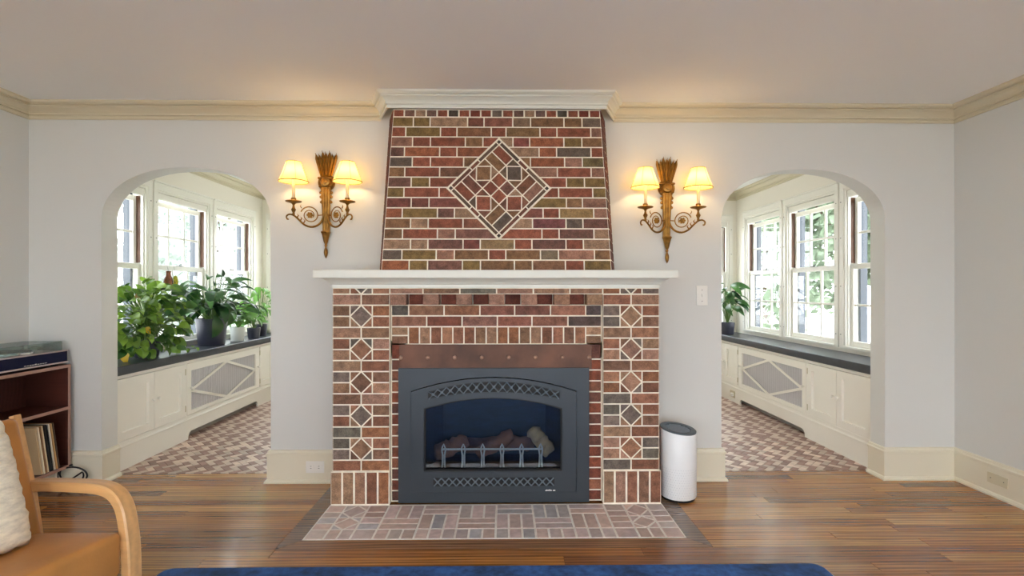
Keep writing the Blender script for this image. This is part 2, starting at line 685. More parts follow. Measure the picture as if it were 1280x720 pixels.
# crown mouldings
CROWN = [(0, 2.478), (.012, 2.478), (.014, 2.490), (.008, 2.494), (.008, 2.503), (.022, 2.505), (.022, 2.513), (.016, 2.516), (.024, 2.528), (.044, 2.544),
         (.062, 2.550), (.062, 2.557), (.056, 2.560), (.076, 2.564), (.088, 2.574), (.088, 2.5849), (0, 2.5849)]
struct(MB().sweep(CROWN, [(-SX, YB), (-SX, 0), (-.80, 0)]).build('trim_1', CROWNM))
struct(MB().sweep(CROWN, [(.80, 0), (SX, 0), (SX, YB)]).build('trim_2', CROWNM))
CROWN_C = [(d * .85, 2.488 + (z - 2.478) * .906) for d, z in CROWN]
struct(MB().sweep(CROWN_C, [(-.80, 0.0), (-.703, -.225), (.703, -.225), (.80, 0.0)]).build('trim_3', MANTEL))
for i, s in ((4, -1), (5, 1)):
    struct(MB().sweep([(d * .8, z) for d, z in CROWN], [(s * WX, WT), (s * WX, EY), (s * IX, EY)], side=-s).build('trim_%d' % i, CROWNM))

# baseboards
BASE = [(0, 0), (.034, 0), (.034, .010), (.026, .022), (.019, .026), (.019, .184), (.026, .188), (.026, .200), (.018, .206), (.014, .219), (0, .222)]
struct(MB().sweep(BASE, [(-SX, YB), (-SX, 0), (-AX1, 0), (-AX1, WT)]).build('baseboard_left', TRIM))
struct(MB().sweep(BASE, [(-AX0, WT), (-AX0, 0), (-1.0, 0)]).build('baseboard_middle_left', TRIM))
struct(MB().sweep(BASE, [(1.0, 0), (AX0, 0), (AX0, WT)]).build('baseboard_middle_right', TRIM))
struct(MB().sweep(BASE, [(AX1, WT), (AX1, 0), (SX, 0), (SX, YB)]).build('baseboard_right', TRIM))

# ------------------------------------------------------------------ oak floor, board by board
floor = struct(MB().box(-SX - .1, SX + .1, YB - .1, .168, -.08, -.012).build('floor', OAKSLAB))
HX, HY = 1.018, -.834                                            # hearth outline
BW_ = .10                                                        # border board
OAKS = [(172, 118, 62), (162, 106, 54), (182, 130, 72), (148, 96, 48), (168, 114, 62), (188, 138, 80), (134, 84, 44), (176, 118, 58)]


def board(poly, c):
    o = MB().prism(poly, lambda u, v, w: (u, v, w), -.012, 0.0, .0012).build('plank', OAK, floor)
    o.color = (*lin(c), 1)
    return o


def tone(c, k=.09):
    f = 1 + R.uniform(-k, k)
    return tuple(max(0, min(255, x * f)) for x in c)


dk = (122, 96, 74)
g = .0008
board([(-HX - BW_, HY - BW_), (-HX - g, HY - g), (-HX - g, -.002), (-HX - BW_, -.002)], dk)
board([(HX + g, HY - g), (HX + BW_, HY - BW_), (HX + BW_, -.002), (HX + g, -.002)], dk)
board([(-HX - BW_ + g, HY - BW_), (HX + BW_ - g, HY - BW_), (HX, HY - g), (-HX, HY - g)], (146, 104, 68))
PW = .079
rows = []
y = .168
while y > -3.0:
    rows.append((y - PW, y))
    y -= PW
for (y0, y1) in rows:
    spans = [(-SX, SX)]
    mid = (y0 + y1) / 2
    if mid > -.02:
        spans = [(-AX1 - .0, -AX0), (AX0, AX1)] if mid > 0.02 else [(-SX, SX)]
    if HY - BW_ < y1 and mid < 0.02:
        nb = HX + BW_
        if y0 < HY - BW_:
            # row that meets the border: split in depth
            cut = HY - BW_
            for sgn in (-1, 1):
                pass
            spans = [(-SX, -nb, y0, y1), (nb, SX, y0, y1), (-nb, nb, y0, cut)]
        else:
            spans = [(-SX, -nb), (nb, SX)]
    for sp in spans:
        if len(sp) == 2:
            a, b, ya, yb = sp[0], sp[1], y0, y1
        else:
            a, b, ya, yb = sp
        x = a
        first = True
        while x < b - 1e-4:
            L = R.uniform(.5, 2.2) * (R.uniform(.3, 1) if first else 1)
            first = False
            e = x + L
            if b - e < .3:
                e = b
            board(rect(x + .0006, e - .0006, ya + .0007, yb - .0007), tone(R.choice(OAKS)))
            x = e
far = MB().box(-SX, SX, YB, rows[-1][0], -.0119, -.0004).build('plank_field', OAKSLAB, floor)
stuff(far)

# ------------------------------------------------------------------ sunroom floors: herringbone tile
TW = .044
for s, nm in ((-1, 'left'), (1, 'right')):
    x0, x1 = (IX, BF + .06)
    fl = struct(MB().box(s * x0, s * (WX + .1), .168, EY, -.08, -.004).build('floor_sunroom_' + nm, MORTARG))
    near, farL, farD = [], MB(), MB()
    c45 = math.cos(PI / 4)
    cx, cy = s * (x0 + x1) / 2, 1.65
    N = 39
    for j in range(-N, N):
        for i in range(-N * 2, N * 2):
            k = (i - j) % 4
            if k == 0:
                p = rect(i, i + 2, j, j + 1)
            elif k == 3:
                p = rect(i, i + 1, j, j + 2)
            else:
                continue
            q = [(cx + (a * TW) * c45 + (b * TW) * c45, cy - (a * TW) * c45 + (b * TW) * c45) for a, b in p]
            q = [(cx + (a + b) * TW * c45, cy + (b - a) * TW * c45) for a, b in p]
            mx = sum(t[0] for t in q) / 4
            my = sum(t[1] for t in q) / 4
            if my < .1 or my > EY + .05 or abs(mx) < x0 - .05 or abs(mx) > x1 + .05:
                continue
            for (a, b, c) in ((0, 1, .172), (0, -1, -EY + .002), (s, 0, x0 + .002), (-s, 0, -(x1 + .02))):
                q = clip(q, a, b, c)
                if len(q) < 3:
                    break
            if len(q) < 3 or area(q) < 2e-4:
                continue
            q = shrink(q, .0012)
            if len(q) < 3:
                continue
            near.append((my, mx, j % 2, q))
    near.sort(key=lambda t: t[0])
    vis = [t for t in near if abs(t[1]) > 1.45]
    single = set(id(t) for t in vis[:290])
    for t in near:
        lt = t[2] == 0
        if R.random() < .05:
            lt = not lt
        if id(t) in single:
            o = MB().prism(t[3], lambda u, v, w: (u, v, w), -.004, 0.002, .001).build('tile', TILE, fl)
            o.color = (*lin(tone((212, 192, 178) if lt else (156, 122, 110), .1)), 1)
        else:
            (farL if lt else farD).prism(t[3], lambda u, v, w: (u, v, w), -.004, 0.002)
    stuff(farL.build('tile_field', TILEL, fl))
    stuff(farD.build('tile_field', TILED, fl))

# ------------------------------------------------------------------ windows
def make_window(name, w=WIN_W):
    """local: x across, y to the outside, z up from the sill line; interior wall plane at y=0"""
    root = empty(name)
    struct(root)
    h = WIN_Z1 - WIN_Z0
    hw = w / 2
    # casing and frame
    b = MB()
    for sx in (-1, 1):
        b.box(sx * hw, sx * (hw + .050), -.014, .0, 0, h + .05, .003)
        b.box(sx * (hw - .02), sx * hw, -.004, .16, 0, h)
        b.box(sx * (hw - .034), sx * (hw - .02), .012, .034, .012, h - .08)
    b.box(-hw - .05, hw + .05, -.016, 0, h, h + .06, .003)
    b.box(-hw - .05, hw + .05, -.026, 0, h + .06, h + .075, .003)
    b.box(-hw, hw, -.004, .16, h - .02, h)
    b.box(-hw, hw, -.02, .16, 0, .022, .003)
    b.build('frame', WHITE, root, world=False)
    MB().box(-hw + .022, hw - .022, .004, .032, h - .085, h - .021, .008).build('shade_cassette', WHITE, root, world=False)
    for sx in (-1, 1):
        MB().box(sx * (hw - .0215), sx * (hw - .0335), .036, .072, .755, h - .086).build('jamb_track', JAMBW, root, world=False)
        MB().box(sx * (hw - .05), sx * (hw - .021), .112, .172, .0, h).build('exterior_jamb', EXTJ, root, world=False)
        for zz in (.12, .55, .98, 1.30):
            MB().lathe([(.005, -.016), (.004, -.018), (0, -.018)], (sx * (hw + .026), 0, zz), 8, 'Y').build('screw', SLOT, root, world=False)

    def sash(nm, z0, z1, y0, y1):
        st, rl = .042, .045
        a = hw - .0225
        f = MB()
        f.box(-a, -a + st, y0, y1, z0, z1, .003)
        f.box(a - st, a, y0, y1, z0, z1, .003)
        f.box(-a + st, a - st, y0, y1, z0, z0 + rl, .003)
        f.box(-a + st, a - st, y0, y1, z1 - rl, z1, .003)
        so = f.build(nm, WHITE, root, world=False)
        so_l = so.location.copy()
        gx0, gx1, gz0, gz1 = -a + st, a - st, z0 + rl, z1 - rl
        mw = .020
        ym = (y0 + y1) / 2
        cw = (gx1 - gx0 - 2 * mw) / 3
        chh = (gz1 - gz0 - mw) / 2
        def ch(m, n_, mm):
            o = m.build(n_, mm, so, world=False)
            o.location = o.location - so_l
        for i in (1, 2):
            xx = gx0 + i * cw + (i - 1) * mw
            ch(MB().box(xx, xx + mw, y0 + .006, y1 - .006, gz0, gz1, .003), 'muntin', WHITE)
        ch(MB().box(gx0, gx1, y0 + .007, y1 - .007, gz0 + chh, gz0 + chh + mw, .003), 'muntin', WHITE)
        for i in range(3):
            for j in range(2):
                xx = gx0 + i * (cw + mw)
                zz = gz0 + j * (chh + mw)
                ch(MB().box(xx, xx + cw, ym - .0015, ym + .0015, zz, zz + chh), 'pane', PANE)
        return so
    sash('lower_sash', .023, .745, .036, .070)
    sash('upper_sash', .705, h - .086, .074, .108)
    k = MB()
    k.box(-.03, .03, .03, .072, .745, .752, .002)
    k.tube([(.0, .05, .752), (.0, .05, .762), (.035, .045, .764)], .005, 6)
    k.build('sash_lock', SLOT, root, world=False)
    return root


def place(o, loc, rz):
    o.location = loc
    o.rotation_euler = (0, 0, rz)


win0 = make_window('window_1')
wn = 1


def put_window(cx, cy, rz, tall=False):
    global wn
    if wn == 1:
        o = win0
    else:
        o = copy_tree(win0)
        o.name = 'window_%d' % wn
    wn += 1
    place(o, (cx, cy, BZ0 if tall else WIN_Z0), rz)
    if tall:
        o.scale = (.96 / WIN_W, 1, (BZ1 - BZ0) / (WIN_Z1 - WIN_Z0))


for s in (-1, 1):
    for a, c in SIDE_Y:
        put_window(s * WX, (a + c) / 2, PI / 2 if s < 0 else -PI / 2)
    a, c = END_X[1]
    put_window(s * (a + c) / 2, EY, 0)
for s in (-1, 1):
    for a, c in FILL_SW:
        put_window(s * SX, (a + c) / 2, PI / 2 if s < 0 else -PI / 2, True)  # unseen side windows, added to let in more daylight
for x in FILL_BW:
    put_window(x, YB, PI, True)  # unseen back windows, likewise added as fill light

# ------------------------------------------------------------------ brick fireplace surround
c_ = (1.292 - .207) / 16
LV = [.207 + c_ * k for k in range(17)]
YF = -.387                                                       # front plane of the pillars
YR = YF + .045                                                   # recessed plane between them
REDS = [(142, 92, 68), (152, 100, 76), (130, 84, 62), (158, 110, 82), (126, 90, 70), (148, 96, 64), (138, 102, 76), (154, 116, 90)]
GREYS = [(112, 100, 90), (118, 102, 92), (104, 96, 84), (122, 104, 94)]
LIGHTS = [(168, 124, 98), (162, 120, 100), (158, 122, 94)]


def rcol(k=.16):
    x = R.random()
    return R.choice(GREYS) if x < k else (R.choice(LIGHTS) if x < k + .18 else R.choice(REDS))


def brick(parent, poly, fr, col, w0=-.02, w1=.0025, joint=.0043, name='brick', m=None, ch=.0025, sat=.93, val=.97):
    poly = shrink(poly, joint)
    if len(poly) < 3 or area(poly) < 6e-5:
        return None
    o = MB().prism(poly, fr, w0, w1, ch).build(name, m or BRICK, parent)
    g_ = sum(col) / 3
    col = tuple((g_ + (x - g_) * sat) * val for x in col)
    o.color = (*lin(tone(col, .07)), 1)
    return o


sur = thing('fireplace_surround', 'red and brown brick fireplace surround with diamond-patterned pillars under the white mantel', 'fireplace', (0, -.2, 0))
core = MB()
core.box(-1.003, -.657, YF + .0012, -.001, 0, 1.330)
core.box(.657, 1.003, YF + .0012, -.001, 0, 1.330)
core.box(-1.012, -.656, YF - .0088, -.002, 0, .205)
core.box(.656, 1.012, YF - .0088, -.002, 0, .205)
core.box(-.657, -.565, YR + .0012, -.002, 0, 1.0)
core.box(.565, .657, YR + .0012, -.002, 0, 1.0)
core.box(-.657, .657, YR + .0012, -.002, .9, 1.2245)
core.box(-.657, .657, YR + .05, -.002, 1.2245, 1.292)
core.box(-.657, .657, YF + .0012, -.002, 1.292, 1.330)
core.build('mortar_core', MORTAR, sur)
front = lambda u, v, w: (u, YF - w, v)
recess = lambda u, v, w: (u, YR - w, v)
deepf = lambda u, v, w: (u, YR + .045 - w, v)
basef = lambda u, v, w: (u, YF - .010 - w, v)
for s in (-1, 1):
    pa, pb = (-1.005, -.655) if s < 0 else (.655, 1.005)
    pc = (pa + pb) / 2
    dw = .068
    for k in range(0, 16, 3):
        for (a, b) in ((pa, pc), (pc, pb)):
            brick(sur, rect(a, b, LV[k], LV[k + 1]), front, rcol(.2))
    ks = [1, 4, 7, 10, 13]
    for k in ks + [16]:
        z0 = LV[k]
        z1 = z0 + 2 * c_
        zm = (z0 + z1) / 2
        ztop = min(z1, 1.330)
        for (a, b) in ((pa, pc - dw), (pc + dw, pb)):
            brick(sur, rect(a, b, z0, min(zm, ztop)), front, rcol())
            if k < 16:
                brick(sur, rect(a, b, zm, z1), front, rcol())
        dia = [(pc - dw, zm), (pc, z0), (pc + dw, zm), (pc, z1)]
        tris = [[(pc - dw, z0), (pc, z0), (pc - dw, zm)], [(pc, z0), (pc + dw, z0), (pc + dw, zm)],
                [(pc - dw, zm), (pc, z1), (pc - dw, z1)], [(pc + dw, zm), (pc + dw, z1), (pc, z1)]]
        for t in [dia] + tris:
            t = clip(t, 0, -1, -ztop)
            if len(t) >= 3:
                brick(sur, t, front, R.choice(REDS[:6]) if t is dia else rcol(.3), joint=.0042)
    n = 5
    qa, qb = (pa - .010, pb) if s < 0 else (pa, pb + .010)
    for i in range(n):
        a = qa + (qb - qa) * i / n
        brick(sur, rect(a, a + (qb - qa) / n, 0.004, .207), basef, R.choice(REDS + LIGHTS), joint=.006)
    # outer flank of the pillar
    flank = (lambda u, v, w, s=s: (s * (1.005 + w), u, v))
    for k in range(16):
        cut = -.2 + (.05 if k % 2 else -.05)
        for (a, b) in ((YF + .002, cut), (cut, -.004)):
            brick(sur, rect(a, b, LV[k], LV[k + 1]), flank, rcol())
    flankb = (lambda u, v, w, s=s: (s * (1.014 + w), u, v))
    for i in range(5):
        a = YF - .008 + i * .0758
        brick(sur, rect(a, a + .0758, .004, .207), flankb, R.choice(REDS), joint=.006)
# top course, dentils
xs = [-.655, -.452, -.226, 0, .226, .452, .655]
for a, b in zip(xs, xs[1:]):
    brick(sur, rect(a, b, 1.292, 1.330), front, rcol(.2))
pt = 1.31 / 6.5
for i in range(7):
    a = -.655 + pt * i
    brick(sur, rect(a, a + pt / 2, LV[15], LV[16]), front, R.choice(LIGHTS), w0=-.09, joint=.002)
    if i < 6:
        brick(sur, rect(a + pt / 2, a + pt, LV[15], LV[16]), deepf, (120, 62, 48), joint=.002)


def prow(z0, z1, xs, fr, cols=None):
    for i, (a, b) in enumerate(zip(xs, xs[1:])):
        brick(sur, rect(a, b, z0, z1), fr, cols[i] if cols else rcol())


prow(LV[14], LV[15], [-.655, -.548, -.328, -.105, .112, .336, .556, .655], recess,
     [(90, 84, 76), (142, 100, 76), (152, 100, 72), (142, 88, 72), (134, 84, 70), (156, 104, 84), (96, 80, 78)])
prow(LV[13], LV[14], [-.655, -.436, -.216, .004, .22, .445, .655], recess,
     [(156, 106, 84), (122, 70, 54), (140, 96, 82), (140, 86, 70), (150, 98, 78), (94, 76, 70)])
for s in (-1, 1):
    e0, e1 = (-.655, -.55) if s < 0 else (.556, .655)
    zs = [LV[13], (LV[13] + .98) / 2, .98]
    for b, a in zip(zs, zs[1:]):
        brick(sur, rect(e0, e1, a, b), recess, rcol())
    zz = [.98] + [LV[k] for k in range(11, -1, -1) if LV[k] < .95] + [.138, .069, .004]
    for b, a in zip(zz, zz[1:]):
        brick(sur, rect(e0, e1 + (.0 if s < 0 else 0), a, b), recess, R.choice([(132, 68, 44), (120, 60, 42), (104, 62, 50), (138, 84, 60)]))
n = 16
for i in range(n):
    a = -.55 + 1.106 * i / n
    brick(sur, rect(a, a + 1.106 / n, .98, LV[13]), recess, R.choice(REDS + [(112, 88, 80)]))

# ------------------------------------------------------------------ chimney breast
chim = thing('chimney_breast', 'tapering red and olive brick chimney breast with a brick diamond above the mantel', 'chimney breast', (0, -.15, 1.44))
Zb, Zt = 1.4385, 2.4905
Yb_, Yt_ = -.335, -.206
HWb, HWt = .721, .671
WWb, WWt = .806, .738
CH = Zt - Zb


def cface(u, v, w):                                              # v runs 0..CH up the leaning face
    t = v / CH
    return (u, Yb_ + (Yt_ - Yb_) * t - w, Zb + v + w * .12)


cm = MB()
i_ = .0012
cm.add([(-HWb + i_, Yb_ + i_, Zb), (HWb - i_, Yb_ + i_, Zb), (WWb - i_, -.001, Zb), (-WWb + i_, -.001, Zb),
        (-HWt + i_, Yt_ + i_, Zt), (HWt - i_, Yt_ + i_, Zt), (WWt - i_, -.001, Zt), (-WWt + i_, -.001, Zt)],
       [(0, 1, 2, 3), (4, 5, 6, 7), (0, 1, 5, 4), (1, 2, 6, 5), (2, 3, 7, 6), (3, 0, 4, 7)])
cm.build('mortar_core', MORTAR, chim)
OL, RD, TN, PU, GY, BR, OR, PK = (134, 106, 60), (146, 82, 60), (166, 130, 102), (122, 82, 70), (106, 90, 78), (136, 98, 66), (154, 90, 60), (156, 110, 90)
ROWS = [
    [(90, 165, OL), (165, 225, OL), (225, 359, TN), (359, 418, (124, 72, 58)), (418, 521, (138, 84, 68)), (521, 585, (124, 98, 76)), (585, 705, BR), (705, 770, BR), (770, 860, GY)],
    [(80, 138, RD), (138, 262, OL), (262, 321, RD), (321, 444, (136, 92, 62)), (444, 497, RD), (497, 619, (134, 102, 66)), (619, 680, RD), (680, 802, RD), (802, 860, PK)],
    [(80, 162, PK), (162, 226, RD), (226, 351, RD), (351, 414, BR), (414, 470, RD), (470, 522, TN), (522, 582, (132, 72, 64)), (582, 705, OR), (705, 770, OL), (770, 860, BR)],
    [(75, 133, PU), (133, 259, OR), (259, 321, RD), (321, 470, OR), (470, 616, TN), (616, 679, OR), (679, 803, GY), (803, 860, RD)],
    [(75, 161, GY), (161, 226, RD), (226, 345, RD), (345, 470, BR), (470, 585, BR), (585, 708, OR), (708, 772, PK), (772, 860, (112, 96, 62))],
    [(70, 134, BR), (134, 259, RD), (259, 470, (130, 88, 66)), (470, 682, PK), (682, 804, RD), (804, 870, PK)],
    [(68, 157, PU), (157, 223, OL), (223, 470, RD), (470, 715, RD), (715, 780, OL), (780, 870, OL)],
    [(66, 131, OL), (131, 257, RD), (257, 470, RD), (470, 687, RD), (687, 810, RD), (810, 872, OL)],
    [(60, 157, (128, 72, 60)), (157, 221, (120, 70, 58)), (221, 470, (134, 78, 66)), (470, 715, OL), (715, 773, BR), (773, 875, PK)],
    [(58, 125, OR), (125, 251, OL), (251, 312, PU), (312, 470, TN), (470, 631, (140, 84, 72)), (631, 690, RD), (690, 814, (146, 116, 74)), (814, 880, PK)],
    [(54, 155, (130, 92, 62)), (155, 218, TN), (218, 343, RD), (343, 470, (146, 92, 70)), (470, 593, TN), (593, 714, (136, 80, 78)), (714, 775, GY), (775, 880, PU)],
    [(50, 126, BR), (126, 251, RD), (251, 315, PK), (315, 470, PU), (470, 627, RD), (627, 689, RD), (689, 815, PU), (815, 885, TN)],
    [(46, 155, TN), (155, 217, TN), (217, 343, PU), (343, 405, (122, 66, 56)), (405, 528, (146, 118, 82)), (528, 591, RD), (591, 714, PU), (714, 777, RD), (777, 890, TN)],
    [(42, 124, GY), (124, 247, OL), (247, 312, PK), (312, 435, BR), (435, 497, RD), (497, 622, BR), (622, 687, (116, 100, 80)), (687, 817, PK), (817, 895, BR)],
    [(38, 150, OR), (150, 216, OL), (216, 341, PU), (341, 406, OL), (406, 528, BR), (528, 593, BR), (593, 712, (140, 98, 72)), (712, 780, RD), (780, 900, OL)],
]
head = 29 / 576 * CH                                             # header course at the top
rh = (CH - head) / 15
DC = (0.013, CH * (682 - 393) / (682 - 106))                     # centre of the diamond
DA = .325                                                        # half diagonal


def hw_at(v):
    return HWb + (HWt - HWb) * v / CH


def trap(p):
    k = (HWt - HWb) / CH
    p = clip(p, 1, k, -HWb)
    p = clip(p, -1, k, -HWb)
    return p


R2 = random.Random(3)
for i in range(19):
    a = -HWt + 2 * HWt * i / 19
    col = [RD, (118, 84, 70), TN, (112, 84, 74), RD, (84, 74, 62), RD, (128, 58, 44), (140, 70, 52), GY][i % 10]
    brick(chim, trap(rect(a, a + 2 * HWt / 19, CH - head, CH - .002)), cface, col, joint=.005)
for r_i, row in enumerate(ROWS):
    v1 = CH - head - r_i * rh
    v0 = v1 - rh
    vm = (v0 + v1) / 2
    hpx = 371 + (415 - 371) * (r_i + 1) / 15.5
    for (xa, xb, col) in row:
        ua, ub = (xa - 464.5) / hpx * hw_at(vm), (xb - 464.5) / hpx * hw_at(vm)
        if xb == 470 and xa < 470:
            ub = DC[0]
        if xa == 470:
            ua = DC[0]
        p = trap(rect(ua, ub, v0, v1))
        if len(p) < 3:
            continue
        # stay clear of the diamond
        su = -1 if (ua + ub) / 2 < DC[0] else 1
        sv = 1 if vm > DC[1] else -1
        if v0 < DC[1] + DA - .015 and v1 > DC[1] - DA + .015:
            p = clip(p, su, sv, su * DC[0] + sv * DC[1] + DA + .006)
        if len(p) >= 3 and area(p) > 2e-4:
            brick(chim, p, cface, col, joint=.0042)
q45 = math.sqrt(.5)


def dfr(a, b, w):                                                # rotated square: a to the upper right, b to the upper left
    u = DC[0] + (a - b) * q45
    v = DC[1] + (a + b) * q45
    return cface(u, v, w)


S = DA * q45
BT = .027
MED = [(104, 84, 66), (116, 72, 56), (96, 76, 60), (124, 80, 60)]
L0 = S - BT
for (ax, sgn) in (('a', 1), ('a', -1), ('b', 1), ('b', -1)):
    lo, hi = (L0, S) if sgn > 0 else (-S, -L0)
    seg = [-L0, -L0 * .18, L0 * .18, L0]
    for a, b in zip(seg, seg[1:]):
        p = rect(lo, hi, a, b) if ax == 'a' else rect(a, b, lo, hi)
        brick(chim, p, dfr, R2.choice(MED[:3]) if b - a > .1 else (118, 70, 52), joint=.004)
for sa in (-1, 1):
    for sb in (-1, 1):
        p = rect(min(sa * L0, sa * S), max(sa * L0, sa * S), min(sb * L0, sb * S), max(sb * L0, sb * S))
        brick(chim, p, dfr, (78, 66, 56), joint=.004)
hc = .074
for sa in (-1, 1):
    for sb in (-1, 1):
        brick(chim, rect(min(0, sa * hc), max(0, sa * hc), min(0, sb * hc), max(0, sb * hc)), dfr, [RD, (140, 76, 58), PU, (146, 84, 60)][(sa + 1) + (sb + 1) // 2], joint=.004)
        # paired bricks in the four corners
        A0, A1 = (hc, L0) if sa > 0 else (-L0, -hc)
        B0, B1 = (hc, L0) if sb > 0 else (-L0, -hc)
        m_ = .5
        if (sa, sb) in ((1, 1), (-1, 1)):
            am = (A0 + A1) / 2
            ps = [rect(A0, am, B0, B1), rect(am, A1, B0, B1)]
        else:
            bm_ = (B0 + B1) / 2
            ps = [rect(A0, A1, B0, bm_), rect(A0, A1, bm_, B1)]
        cols = {(1, 1): (BR, RD), (-1, 1): (RD, (120, 74, 60)), (1, -1): (PK, (128, 82, 58)), (-1, -1): (GY, BR)}[(sa, sb)]
        for p, cc in zip(ps, cols):
            brick(chim, p, dfr, cc, joint=.004)
for k, (ax, sg) in enumerate((('a', 1), ('a', -1), ('b', 1), ('b', -1))):
    lo, hi = (hc, L0) if sg > 0 else (-L0, -hc)
    mid = (lo + hi) / 2
    hr, hl = (hi - lo) / 2, .066
    mk = (lambda p: p) if ax == 'b' else (lambda p: [(y_, x_) for x_, y_ in p])
    dia = [(-hl, mid), (0, lo), (hl, mid), (0, hi)]
    brick(chim, mk(dia), dfr, [GY, RD, BR, RD][k], joint=.004)
    for (px, py) in ((-1, -1), (1, -1), (-1, 1), (1, 1)):
        yy = lo if py < 0 else hi
        tri = [(px * hc, yy), (0, yy), (px * hl, mid), (px * hc, mid)]
        brick(chim, mk(tri), dfr, R2.choice(MED + [BR, TN]), joint=.004)
# flanks
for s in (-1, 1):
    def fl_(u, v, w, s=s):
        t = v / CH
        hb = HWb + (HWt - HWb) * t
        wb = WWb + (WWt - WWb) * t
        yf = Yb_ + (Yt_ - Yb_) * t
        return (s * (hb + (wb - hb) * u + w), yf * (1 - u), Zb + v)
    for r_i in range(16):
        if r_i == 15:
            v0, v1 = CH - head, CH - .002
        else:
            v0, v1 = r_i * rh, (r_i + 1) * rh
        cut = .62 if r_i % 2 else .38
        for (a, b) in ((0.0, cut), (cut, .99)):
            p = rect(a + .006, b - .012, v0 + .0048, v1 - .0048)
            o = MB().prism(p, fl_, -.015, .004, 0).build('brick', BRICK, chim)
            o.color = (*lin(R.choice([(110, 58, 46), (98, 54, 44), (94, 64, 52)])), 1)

# ------------------------------------------------------------------ mantel
MP = [(0, 1.331), (.012, 1.331), (.012, 1.350), (.022, 1.354), (.030, 1.366), (.046, 1.379), (.058, 1.387), (.074, 1.389), (.074, 1.391), (.098, 1.391), (.098, 1.434), (.094, 1.438), (0, 1.438)]
mb = MB()
mb.sweep([(d - .01, z) for d, z in MP], [(-1.004, -.001), (-1.004, YF - .002), (1.004, YF - .002), (1.004, -.001)])
mb.box(-1.0, 1.0, YF, -.001, 1.332, 1.437)
tag(mb.build('mantel_shelf', MANTEL, base=True), 'long white moulded mantel shelf across the brick fireplace', 'mantel')

# ------------------------------------------------------------------ hearth
hearth = thing('brick_hearth', 'pale pinkish brick hearth set flush in the oak floor', 'hearth', (0, -.6, 0))
MB().box(-HX, HX, HY, YF - .001, -.012, .0008).build('mortar_bed', MORTARG, hearth)
HC = [(222, 200, 192), (214, 192, 186), (208, 194, 192), (224, 204, 202), (204, 196, 194), (218, 204, 198), (224, 200, 190), (198, 196, 200)]
hf = lambda u, v, w: (u, v, w)


def hb(p, col=None):
    return brick(hearth, p, hf, col or R.choice(HC), w0=-.012, w1=.0025, joint=.0056, name='hearth_brick', m=PAVER, ch=.002, sat=1.05, val=.93)


yr = [-.832, -.718, -.644, -.570, -.497, -.402]
for s in (-1, 1):
    def X(a, b):
        return (s * a, s * b) if s > 0 else (-b, -a)
    e = [1.016, .912, .842, .771, .652]
    for a, b in ((.912, 1.016), (.842, .912), (.771, .842), (.652, .771)):
        hb(rect(*X(a, b), yr[0], yr[1]))
    for j in range(1, 5):
        hb(rect(*X(.912, 1.016), yr[j], yr[j + 1]))
        hb(rect(*X(.652, .771), yr[j], yr[j + 1]))
    xa, xb = X(.771, .912)
    xc = (xa + xb) / 2
    for (y0, y1) in ((-.718, -.570), (-.570, -.402)):
        ym = (y0 + y1) / 2
        # leaning diamonds
        d = [(xa, ym - .012), (xc, y0), (xb, ym + .012), (xc, y1)]
        hb(d, R.choice(HC[:4]))
        hb([(xa, y0), (xc, y0), (xa, ym - .012)])
        hb([(xc, y0), (xb, y0), (xb, ym + .012)])
        hb([(xa, ym - .012), (xc, y1), (xa, y1)])
        hb([(xb, ym + .012), (xb, y1), (xc, y1)])
nf = 18
for i in range(nf):
    a = -.652 + 1.304 * i / nf
    hb(rect(a, a + 1.304 / nf, yr[0], yr[1]))
U = 1.304 / 6
for u in range(6):
    a = -.652 + U * u
    if u % 2 == 0:
        for k in range(3):
            hb(rect(a + U * k / 3, a + U * (k + 1) / 3, -.588, -.402))
        hb(rect(a, a + U, -.653, -.588))
        hb(rect(a, a + U, -.718, -.653))
    else:
        hb(rect(a, a + U, -.462, -.402))
        hb(rect(a, a + U, -.530, -.462))
        for k in range(3):
            hb(rect(a + U * k / 3, a + U * (k + 1) / 3, -.718, -.530))

# ------------------------------------------------------------------ lintel plate
lp = MB().box(-.604, .592, YR - .014, YR - .005, .826, .979, .001).build('lintel_plate', COPPER, base=True)
tag(lp, 'dark copper-brown riveted metal lintel plate above the fireplace insert', 'metal plate')
for k in range(8):
    r = MB().lathe([(.013, 0), (.012, -.006), (.007, -.011), (0, -.012)], (-.594 + 1.17 * k / 7, YR - .014, .899), 10, 'Y').build('rivet', RIVET, lp, smooth=True)

# ------------------------------------------------------------------ fireplace insert
ins = thing('fireplace_insert', 'blue-black steel gas fireplace insert with an arched glass door', 'fireplace insert', (-.017, -.36, .004))
IX0, IX1, IZ1 = -.606, .573, .834
ICX = (IX0 + IX1) / 2


def arch_loop(x0, x1, z0, zs, zc, n=20):
    pts = [(x0, z0), (x1, z0)]
    for i in range(n + 1):
        t = i / n
        x = x1 + (x0 - x1) * t
        q = (2 * t - 1)
        pts.append((x, zs + (zc - zs) * (1 - q * q)))
    return pts


def ring(outer, inner, y0, y1):
    n = len(outer)
    b = MB()
    vs = [(p[0], y0, p[1]) for p in outer] + [(p[0], y0, p[1]) for p in inner] + [(p[0], y1, p[1]) for p in outer] + [(p[0], y1, p[1]) for p in inner]
    fs = []
    for k in range(n):
        j = (k + 1) % n
        fs += [(k, j, n + j, n + k), (2 * n + k, 2 * n + j, 3 * n + j, 3 * n + k), (k, j, 2 * n + j, 2 * n + k), (n + k, n + j, 3 * n + j, 3 * n + k)]
    b.add(vs, fs)
    return b


